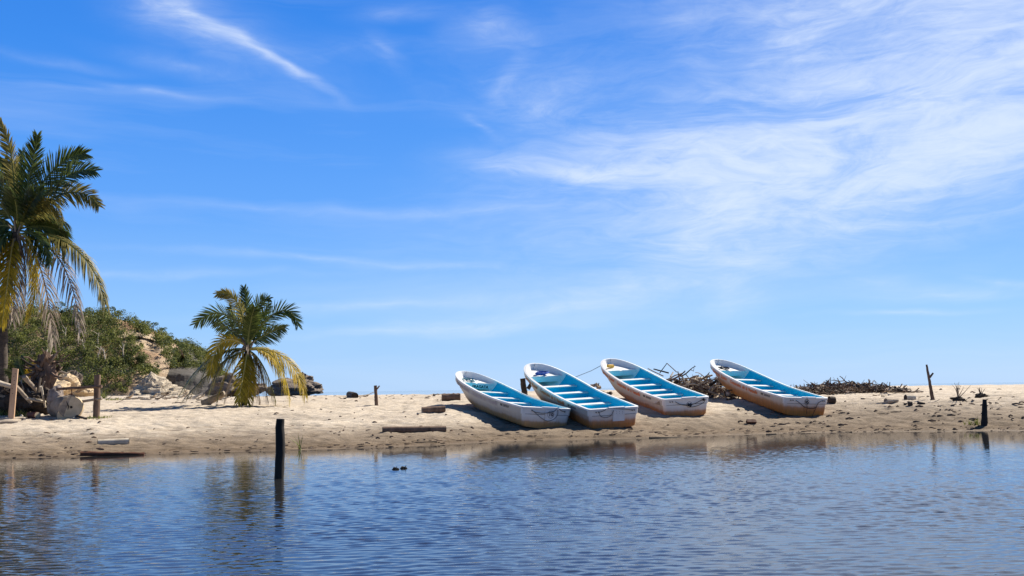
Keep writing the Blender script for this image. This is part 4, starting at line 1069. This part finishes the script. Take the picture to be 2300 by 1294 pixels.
# ------------------------------------------------------------------ left foreground: fence, post, stumps, tangle
YF = 38.6
def fence():
    b = ground(216, 937); y = b.y; f = empty("rail_fence", b); props(f, "rustic fence of one dark post and two pole rails", "fence")
    def q(px, py, dy=0): return at_y(px, py, y+dy)-b
    m = crooked((0, 0, -0.3), q(219, 842), 0.125, 0.115, 8, 0.008, 9); m.build("post", M_WOOD_BR, f, smooth=45)
    m = crooked(q(128, 874, 0.4), q(229, 868, -0.16), 0.055, 0.06, 10, 0.012, 7); m.build("rail", M_WOOD_BR, f, smooth=45)
    m = crooked(q(130, 910, 0.5), q(229, 895, -0.15), 0.05, 0.05, 10, 0.01, 7); m.build("rail", M_WOOD, f, smooth=45)
    m = crooked(q(161, 874, 0.2), q(161, 892, 0.2), 0.02, 0.02, 4, 0.01, 5); m.build("cross_stick", M_WOOD_RED, f)
    return y
fence()
def sign_post():
    b = ground(24, 942); t = at_y(35, 826, b.y)-b; o = empty("squared_post", b)
    mb = MB(); ax = t.normalized(); sx = Vector((1, 0.25, 0)).normalized()*0.10; sy = Vector((-0.25, 1, 0)).normalized()*0.07
    P = []
    for k in range(9):
        c = Vector((0, 0, -0.3)).lerp(t, k/8); w = 1.0-0.06*k/8
        P += [c-sx*w-sy, c+sx*w-sy, c+sx*w+sy, c-sx*w+sy]
    P[-1] += Vector((0, 0, -0.02)); P[-3] += Vector((0, 0, -0.05)); P[-2] += Vector((0, 0, -0.05))
    fs = [(4*k+i, 4*k+(i+1) % 4, 4*k+4+(i+1) % 4, 4*k+4+i) for k in range(8) for i in range(4)]+[(32, 33, 34, 35)]
    mb.add(P, fs); mb.build("board", M_PLANK, o)
    for (fx, fz) in ((0.75, 0.02), (0.83, -0.02), (0.88, 0.03), (0.67, 0.02), (0.60, -0.04), (0.50, 0.0)):
        c = t*fx-sy*1.02+sx*(fz*8); h = MB(); h.tube([c+sy*0.2, c-sy*0.06], 0.016, 8); h.build("nail_hole", M_WOOD_DK, o)
    props(o, "pale squared wooden post with nail holes at the left end of the beach", "post")
sign_post()
random.seed(14)
def gnarled(name, loc, r, m, label, cat, seed, nroots, rl, core=(1, 1, 1), mats=None, up=0.4):
    o = link(name, rock_mesh(name, m, seed, r*core[0], r*core[1], r*core[2], 0.5)); o.location = loc; props(o, label, cat)
    for k in range(nroots):
        a = random.uniform(0, 6.28); d = Vector((math.cos(a), math.sin(a)*0.7, random.uniform(-0.4, 1)*1.2+up)).normalized()
        p = d*r*0.5; pts = [p.copy()]; L = rl*random.uniform(0.5, 1.2)
        for s in range(5):
            d = (d+Vector((random.gauss(0, 0.4), random.gauss(0, 0.4), random.gauss(0, 0.35)))).normalized(); p = p+d*L/5; pts.append(p.copy())
        w = random.uniform(0.035, 0.075); mb = MB(); mb.tube(pts, [w*(1.3-0.2*s) for s in range(6)], 6, jit=0.15); mb.build("root", random.choice(mats or [m]), o, smooth=50)
    return o
g = at_y(100, 838, 40.5)
gnarled("upturned_root_stump", g, 0.55, M_WOOD_BR, "tall upturned tree root stump at the top of the driftwood tangle", "stump", 2.0, 34, 0.85, (0.75, 0.7, 1.6), [M_WOOD, M_WOOD_BR, M_WOOD_DK, M_WOOD_BR, M_WOOD_PALE], 0.5)
g = at_y(62, 890, 40.2)
gnarled("root_stump", g, 0.62, M_WOOD_DK, "dark low root stump behind the squared post", "stump", 5.0, 22, 0.9, (1.1, 0.8, 0.9), [M_WOOD, M_WOOD_DK, M_WOOD_DK], 0.2)
g = at_y(20, 905, 40.6)
gnarled("root_stump", g, 0.7, M_WOOD_DK, "black shaded root mass at the left end of the driftwood tangle", "stump", 8.0, 14, 0.8, (1.1, 0.8, 0.8), [M_WOOD, M_WOOD_DK], 0.2)
g = at_y(96, 905, 40.0)
gnarled("root_stump", g, 0.55, M_WOOD_DK, "dark root mass behind the big cut log", "stump", 11.0, 14, 0.7, (1.1, 0.8, 0.8), [M_WOOD, M_WOOD_DK], 0.2)
o = link("wood_stump", rock_mesh("wood_stump", noisy_mat("grey_stump_wood", (0.16, 0.125, 0.105), (0.38, 0.32, 0.28), 2.5, 0.9, 0.5, 0.04), 3.3, 0.30, 0.27, 0.42, 0.3)); o.location = at_y(126, 892, 39.2)
props(o, "smooth grey rounded stump resting on the big cut log", "stump")
# big cut log, sawn face toward the right and the water
a = at_y(130, 926, 39.4); b = at_y(160, 921, 38.4); a.z = tz(a.x, a.y)+0.38; b.z = tz(b.x, b.y)+0.40
mb = crooked((0, 0, 0), b-a, 0.42, 0.44, 6, 0.0, 22, 0.05); lg = mb.build("cut_log", M_WOOD, smooth=50); lg.location = a
props(lg, "big log with a broad sawn face lying left of the fence post", "log")
ax = (Vector((0.35, -0.92, 0.12))).normalized(); e = MB(); c = b-a
e.tube([c-ax*0.06, c+ax*0.06], [0.44, 0.40], 26, flat=1.0); fo = e.build("sawn_face", M_CUT, lg, smooth=40)
cr = MB(); cr.tube([c+ax*0.066+Vector((-0.16, -0.06, 0.22)), c+ax*0.066+Vector((-0.08, -0.03, 0.02)), c+ax*0.066+Vector((-0.12, -0.04, -0.12))], [0.014, 0.022, 0.01], 5); cr.build("crack", M_WOOD_DK, lg)
cr = MB(); cr.tube([c+ax*0.064, c+ax*0.07], [0.05, 0.045], 8); cr.build("heart_hole", M_WOOD_DK, lg)
# second lobe of the split log
e = MB(); p = at_y(146, 934, 38.3)-a; e.tube([p-ax*0.5, p+ax*0.05], [0.26, 0.27], 20, jit=0.05); e.build("split_lobe", M_CUT, lg, smooth=40)
a = at_y(66, 942, 38.9); b = at_y(84, 942, 38.5); a.z = tz(a.x, a.y)+0.11; b.z = tz(b.x, b.y)+0.11
mb = crooked((0, 0, 0), b-a, 0.12, 0.125, 5, 0.0, 16, 0.04); lg = mb.build("round_log", M_WOOD_RED, smooth=50); lg.location = a; props(lg, "short reddish log with a round orange sawn end beside the squared post", "log")
e = MB(); ax = (b-a).normalized(); e.tube([(b-a)-ax*0.01, (b-a)+ax*0.012], 0.115, 16); e.build("sawn_end", M_CUT, lg)
for i, (p, q, r, m, lab) in enumerate([
        ((-40, 850), (26, 868), 0.11, M_WOOD_PALE, "pale thick log end poking out behind the squared post"),
        ((-60, 948), (52, 940), 0.07, M_WOOD_PALE, "long pale driftwood pole on the sand at the left end"),
        ((-60, 955), (40, 951), 0.06, M_WOOD, "curved grey pole lying in front of the squared post"),
        ((60, 895), (102, 903), 0.06, M_WOOD_PALE, "pale stick crossing the driftwood tangle below the root stump"),
        ((36, 868), (70, 905), 0.08, M_WOOD, "grey branch slanting through the tangle beside the squared post"),
        ((84, 892), (90, 850), 0.07, M_WOOD_DK, "dark upright branch under the tall root stump"),
        ((54, 846), (84, 880), 0.09, M_WOOD, "thick grey limb leaning left of the tall root stump"),
        ((172, 938), (194, 944), 0.05, M_WOOD_DK, "small dark driftwood piece at the foot of the big cut log"),
        ((40, 930), (56, 942), 0.06, M_WOOD_PALE, "pale split plank end beside the round sawn log"),
        ((92, 868), (102, 915), 0.05, M_WOOD_PALE, "thin pale branch hanging from the tall root stump")]):
    a = at_y(p[0], p[1], 39.0-0.15*i % 0.6); b = at_y(q[0], q[1], 39.4)
    if i in (1, 2, 7, 8): a = ground(*p); b = ground(*q); a.z += r*0.7; b.z += r*0.7
    mb = crooked((0, 0, 0), b-a, r, r*0.75, 8, 0.03, 8, 0.12); o = mb.build("driftwood_branch", m, smooth=50); o.location = a; props(o, lab, "driftwood")

# ------------------------------------------------------------------ driftwood sticks: a few shapes, many copies
random.seed(31)
def stick_mesh(k, m, L, r, bend, fork):
    mb = MB(); pts = []; d = Vector((1, 0, 0)); p = Vector((-L/2, 0, 0))
    for s in range(7):
        pts.append(p.copy()); d = (d+Vector((0, random.gauss(0, bend), random.gauss(0, bend)))).normalized(); p = p+d*L/6
    mb.tube(pts, [r*(1.1-0.09*s) for s in range(7)], 6, jit=0.12)
    for _ in range(fork):
        i = random.randrange(2, 5); q = pts[i]; mb.tube([q, q+Vector((L*0.16, random.uniform(-0.2, 0.2)*L, random.uniform(-0.1, 0.25)*L)), q+Vector((L*0.28, random.uniform(-0.3, 0.3)*L, random.uniform(0, 0.4)*L))], [r*0.6, r*0.45, r*0.2], 5)
    return mb.mesh("driftwood_stick", m, 50)
STK = []
for k in range(14):
    STK.append(stick_mesh(k, [M_WOOD, M_WOOD_DK, M_WOOD_BR, M_WOOD, M_WOOD_PALE, M_WOOD_DK, M_WOOD_BR][k % 7], random.uniform(0.7, 1.3), random.uniform(0.022, 0.05), 0.16, 1 if k % 3 == 0 else 0))
CHK = [stick_mesh(20+k, [M_WOOD, M_WOOD_DK, M_WOOD_BR, M_WOOD_PALE][k % 4], random.uniform(0.25, 0.5), random.uniform(0.07, 0.13), 0.1, 0) for k in range(6)]
def heap(px0, px1, y0, y1, height, n, label, group, tilt=0.35, smax=1.1, bias=1.0, thick=0.3):
    a = at_y(px0, 890, (y0+y1)/2); b = at_y(px1, 890, (y0+y1)/2)
    for i in range(n):
        t = random.random()**bias; x = a.x+(b.x-a.x)*t; y = random.uniform(y0, y1)
        e = math.sin(math.pi*min(max(t*0.92+0.08, 0), 1))**0.7*(1-abs((y-(y0+y1)/2)/((y1-y0)/2))**2*0.6)
        z = tz(x, y)+0.04+height*e*(random.random()**0.75)
        me = random.choice(CHK) if random.random() < thick else random.choice(STK)
        o = link("driftwood_stick", me); o.location = (x, y, z)
        s = random.uniform(0.6, smax); o.scale = (s, s, s)
        o.rotation_euler = (random.uniform(0, 6.28), random.gauss(0, tilt), random.uniform(0, 6.28))
        props(o, label, "driftwood", group)
def brush_mass(name, px0, px1, y0, y1, height, n, label, mats, bias=1.0):
    a = at_y(px0, 890, (y0+y1)/2); b = at_y(px1, 890, (y0+y1)/2); mb = MB()
    for i in range(n):
        t = random.random()**bias; x = a.x+(b.x-a.x)*t; y = random.uniform(y0, y1)
        e = math.sin(math.pi*min(t*0.92+0.08, 1))**0.7*(1-abs((y-(y0+y1)/2)/((y1-y0)/2))**2*0.6)
        p = Vector((x, y, tz(x, y)+0.02+height*e*random.random())); L = random.uniform(0.12, 0.45)
        d = Vector((random.gauss(0, 1), random.gauss(0, 1), random.gauss(0, 0.45))).normalized(); r = random.uniform(0.012, 0.035)
        mb.tube([p-d*L, p+Vector((random.gauss(0, .04), random.gauss(0, .04), random.gauss(0, .05))), p+d*L], [r, r*0.9, r*0.5], 5, m=random.randrange(len(mats)))
    o = mb.build(name, mats); props(o, label, "brushwood", kind='stuff')
brush_mass("brushwood_mass", 1478, 1680, 47.0, 51.0, 0.95, 900, "tangled mass of fine twigs in the tall brushwood heap", [M_WOOD, M_WOOD_BR, M_WOOD_BR, M_WOOD, M_WOOD_PALE], 1.2)
brush_mass("brushwood_mass", 1785, 2035, 48.6, 52.5, 0.50, 800, "tangled mass of fine twigs in the low brushwood heap", [M_WOOD, M_WOOD_DK, M_WOOD_BR, M_WOOD_BR, M_WOOD])
heap(1478, 1670, 47.3, 51.0, 1.02, 120, "weathered stick in the tall brushwood heap behind the boat numbered 06", "sticks of the tall brushwood heap", 0.35, 1.25, 1.35)
heap(1790, 1985, 49.0, 52.5, 0.58, 110, "weathered stick in the low brushwood heap right of the boat numbered 05", "sticks of the low brushwood heap", 0.3, 0.95, 1.0, 0.45)
heap(1985, 2030, 47.5, 49.0, 0.25, 14, "dark driftwood chunk trailing off the right end of the low brushwood heap", "chunks beside the low brushwood heap", 0.2, 0.9, 1.0, 0.7)
heap(1305, 1370, 47.0, 49.0, 0.75, 26, "dark log chunk heaped between the second and third boats", "log chunks between the second and third boats", 0.5, 1.1, 0.8, 0.8)
heap(1590, 1690, 44.6, 46.4, 0.42, 26, "driftwood stick lying under the bow of the boat numbered 05", "sticks under the bow of the boat numbered 05", 0.2, 1.0, 1.0, 0.4)
random.seed(77)
for (px, py, y, tx_, ty_, r, m, lab) in [(1468, 829, 49.2, 1502, 838, 0.04, M_WOOD_DK, "long dark pole jutting left from the tall brushwood heap"), (1498, 816, 49.0, 1482, 838, 0.022, M_WOOD_DK, "thin stick rising to a peak on the tall brushwood heap"),
        (1498, 816, 49.0, 1520, 836, 0.022, M_WOOD_BR, "thin stick sloping right from the peak of the tall brushwood heap"), (1455, 828, 49.4, 1490, 845, 0.03, M_WOOD, "grey pole at the left side of the tall brushwood heap"),
        (1512, 836, 48.5, 1506, 846, 0.04, M_WOOD_PALE, "short pale stick upright on the tall brushwood heap"), (1602, 867, 46.5, 1592, 877, 0.04, M_WOOD_PALE, "pale stick leaning at the right foot of the tall brushwood heap"),
        (1610, 855, 46.8, 1594, 866, 0.07, M_WOOD_DK, "dark log end at the right side of the tall brushwood heap"), (1900, 861, 50.5, 1985, 890, 0.035, M_WOOD_PALE, "long pale branch sloping down the right half of the low brushwood heap"),
        (1862, 872, 50.0, 1875, 859, 0.03, M_WOOD_DK, "dark twig at the top of the low brushwood heap"), (1788, 866, 48.5, 1793, 876, 0.05, M_WOOD_DK, "short dark stick upright at the left end of the low brushwood heap"),
        (1905, 880, 48.6, 1892, 894, 0.05, M_WOOD_PALE, "pale stick upright in the middle of the low brushwood heap")]:
    a = at_y(px, py, y); b = at_y(tx_, ty_, y-0.3); mb = crooked((0, 0, 0), b-a, r*0.8, r, 6, 0.02, 6, 0.1); o = mb.build("driftwood_pole", m, smooth=50); o.location = a; props(o, lab, "driftwood")

# dry bushes of root and twig
def dry_bush(px, py, label, h, seed, n, spread, m):
    random.seed(seed); b = ground(px, py); o = link("dry_root", rock_mesh("dry_root", M_WOOD_DK, seed, 0.26, 0.2, 0.13, 0.5)); o.location = b+Vector((0, 0, 0.06)); props(o, label, "dead plant")
    for k in range(n):
        a = random.gauss(0.25, spread); p = Vector((0, 0, 0.05)); pts = [p.copy()]
        d = Vector((math.sin(a), random.gauss(0, 0.3), math.cos(a))).normalized()
        for s in range(4): d = (d+Vector((random.gauss(0, .15), random.gauss(0, .15), 0.05))).normalized(); p = p+d*h/4*random.uniform(0.7, 1.1); pts.append(p.copy())
        mb = MB(); mb.tube(pts, [0.022, 0.018, 0.014, 0.01, 0.006], 5); mb.build("twig", m, o)
dry_bush(2152, 900, "dry upturned root with upright thin twigs right of the forked pole", 0.75, 3, 9, 0.22, M_WOOD)
dry_bush(2203, 890, "low tangle of dry twigs above the dark waterside stake", 0.4, 4, 7, 0.8, M_WOOD_BR)
dry_bush(1995, 868, "small dark branch lying on the crest above the low brushwood heap", 0.3, 6, 4, 1.3, M_WOOD_DK)

# scattered single pieces on the sand
random.seed(88)
def scatter(spots, label, group, s0, s1, src):
    for px, py in spots:
        p = ground(px, py); me = random.choice(src); o = link("driftwood_piece", me); s = random.uniform(s0, s1)
        o.scale = (s, s, s); o.location = p+Vector((0, 0, 0.03)); o.rotation_euler = (random.uniform(0, 6.28), random.gauss(0, 0.08), random.uniform(-0.6, 0.6)); props(o, label, "driftwood", group)
scatter([(random.uniform(240, 470), random.triangular(893, 906, 897)) for _ in range(26)], "small driftwood piece on the sand between the fence and the young palm", "driftwood between the fence and the young palm", 0.4, 0.9, STK+CHK)
PALE = [stick_mesh(40+k, [M_WOOD_PALE, M_WOOD, M_ROCK_Y][k % 3], random.uniform(0.6, 1.5), random.uniform(0.05, 0.11), 0.12, 0) for k in range(5)]
scatter([(random.uniform(235, 500), random.triangular(888, 901, 893)) for _ in range(34)], "pale bleached driftwood piece below the headland, left of the young palm", "bleached driftwood below the headland", 0.5, 1.2, PALE)
scatter([(random.uniform(600, 1000), random.triangular(883, 900, 888)) for _ in range(30)], "small driftwood piece on the back of the beach between the young palm and the boats", "driftwood between the young palm and the boats", 0.3, 0.7, STK+CHK)
scatter([(random.uniform(1870, 2290), random.triangular(875, 940, 895)) for _ in range(16)], "small driftwood piece on the open sand right of the boats", "driftwood right of the boats", 0.2, 0.6, STK+CHK)
scatter([(random.uniform(20, 1000), random.triangular(950, 1015, 995)) for _ in range(12)], "small dark driftwood scrap on the damp sand left of the boats", "scraps on the damp sand left of the boats", 0.10, 0.26, STK+CHK)
scatter([(random.uniform(1300, 2290), random.triangular(945, 972, 962)) for _ in range(10)], "small dark driftwood scrap on the damp sand below the boats", "scraps on the damp sand below the boats", 0.10, 0.26, STK+CHK)

# fine litter: too small and many to count
def litter():
    random.seed(12); mb = MB()
    for _ in range(650):
        u = random.random()
        if u < 0.35: px, py = random.uniform(230, 1010), random.triangular(882, 908, 888)
        elif u < 0.65: px, py = random.uniform(1640, 2300), random.uniform(866, 962)
        elif u < 0.85: px, py = random.uniform(0, 1100), random.uniform(915, 1020)
        else: px, py = random.uniform(1100, 2300), random.uniform(955, 985)
        d = ray(px, py); y = None
        p = ground(px, py)
        if p.z < 0.02: continue
        s = random.uniform(0.02, 0.06)*(1.0 if u < 0.65 else 0.8); a = random.uniform(-0.7, 0.7); L = s*random.uniform(1, 6)
        v = Vector((math.cos(a)*L, math.sin(a)*L, random.uniform(-0.02, 0.03))); mb.tube([p+Vector((0, 0, 0.01)), p+v*0.5+Vector((0, 0, s*0.6)), p+v], [s*0.5, s*0.6, s*0.4], 5)
    for _ in range(260):
        x = random.uniform(-15, 18.5); y = float(np.interp(x, SHX, SHY))+random.choice((0.12, 0.3, 0.55, 0.9))+random.gauss(0, 0.07); z = tz(x, y)
        if z < 0.0: continue
        a = random.gauss(0, 0.4); L = random.uniform(0.04, 0.22); v = Vector((math.cos(a)*L, math.sin(a)*L, 0.01)); r = random.uniform(0.007, 0.018)
        p = Vector((x, y, z+0.005)); mb.tube([p, p+v*0.5, p+v], [r, r, r*0.6], 5)
    o = mb.build("beach_litter", M_WOOD_BR); props(o, "fine twigs and bark litter strewn over the sand", "litter", kind='stuff')
litter()

# grass tufts
def grass(spots, label):
    random.seed(61); mb = MB()
    for (px, py, n, h, w) in spots:
        b = ground(px, py)
        for _ in range(n):
            p = b+Vector((random.gauss(0, w), random.gauss(0, w*0.6), 0)); p.z = tz(p.x, p.y)-0.01
            d = Vector((random.gauss(0, 0.35), random.gauss(0, 0.35), 1)).normalized(); L = h*random.uniform(0.5, 1.1); s = Vector((random.gauss(0, 1), random.gauss(0, 1), 0)).normalized()*0.014
            q = p+d*L*0.55; e = p+d*L+Vector((d.x, d.y, 0))*L*0.5; mb.add([p-s, p+s, q+s*0.8, q-s*0.8, e], [(0, 1, 2, 3), (3, 2, 4)])
    o = mb.build("grass", M_GRASS); props(o, label, "grass", kind='stuff')
grass([(220, 938, 90, 0.12, 0.22), (232, 897, 60, 0.75, 0.10), (250, 900, 80, 0.2, 0.5), (8, 934, 70, 0.4, 0.2), (44, 936, 50, 0.35, 0.14), (1012, 880, 90, 0.25, 0.4), (2186, 953, 40, 0.28, 0.18), (676, 1010, 8, 0.6, 0.03)], "yellow-green grass tufts growing out of the sand")
# two dark twigs breaking the water surface
for k, (px, py) in enumerate([(889, 1055), (907, 1053)]):
    d = ray(px, py); p = Vector((0, 0, CAM_H))+d*(-CAM_H/d.z); mb = MB()
    mb.tube([(-0.09, 0, -0.05), (-0.03, 0, 0.03), (0.05, 0, 0.012), (0.09, 0, -0.04)], [0.03, 0.035, 0.025, 0.015], 6)
    mb.tube([(0.0, 0, 0.0), (0.02+0.03*k, 0, 0.07)], [0.014, 0.008], 5)
    o = mb.build("floating_twig", M_POST_BLACK); o.location = p
    props(o, ["small dark knob of driftwood breaking the water surface, the left of two", "small dark driftwood twig on the water, the right of two"][k], "driftwood")
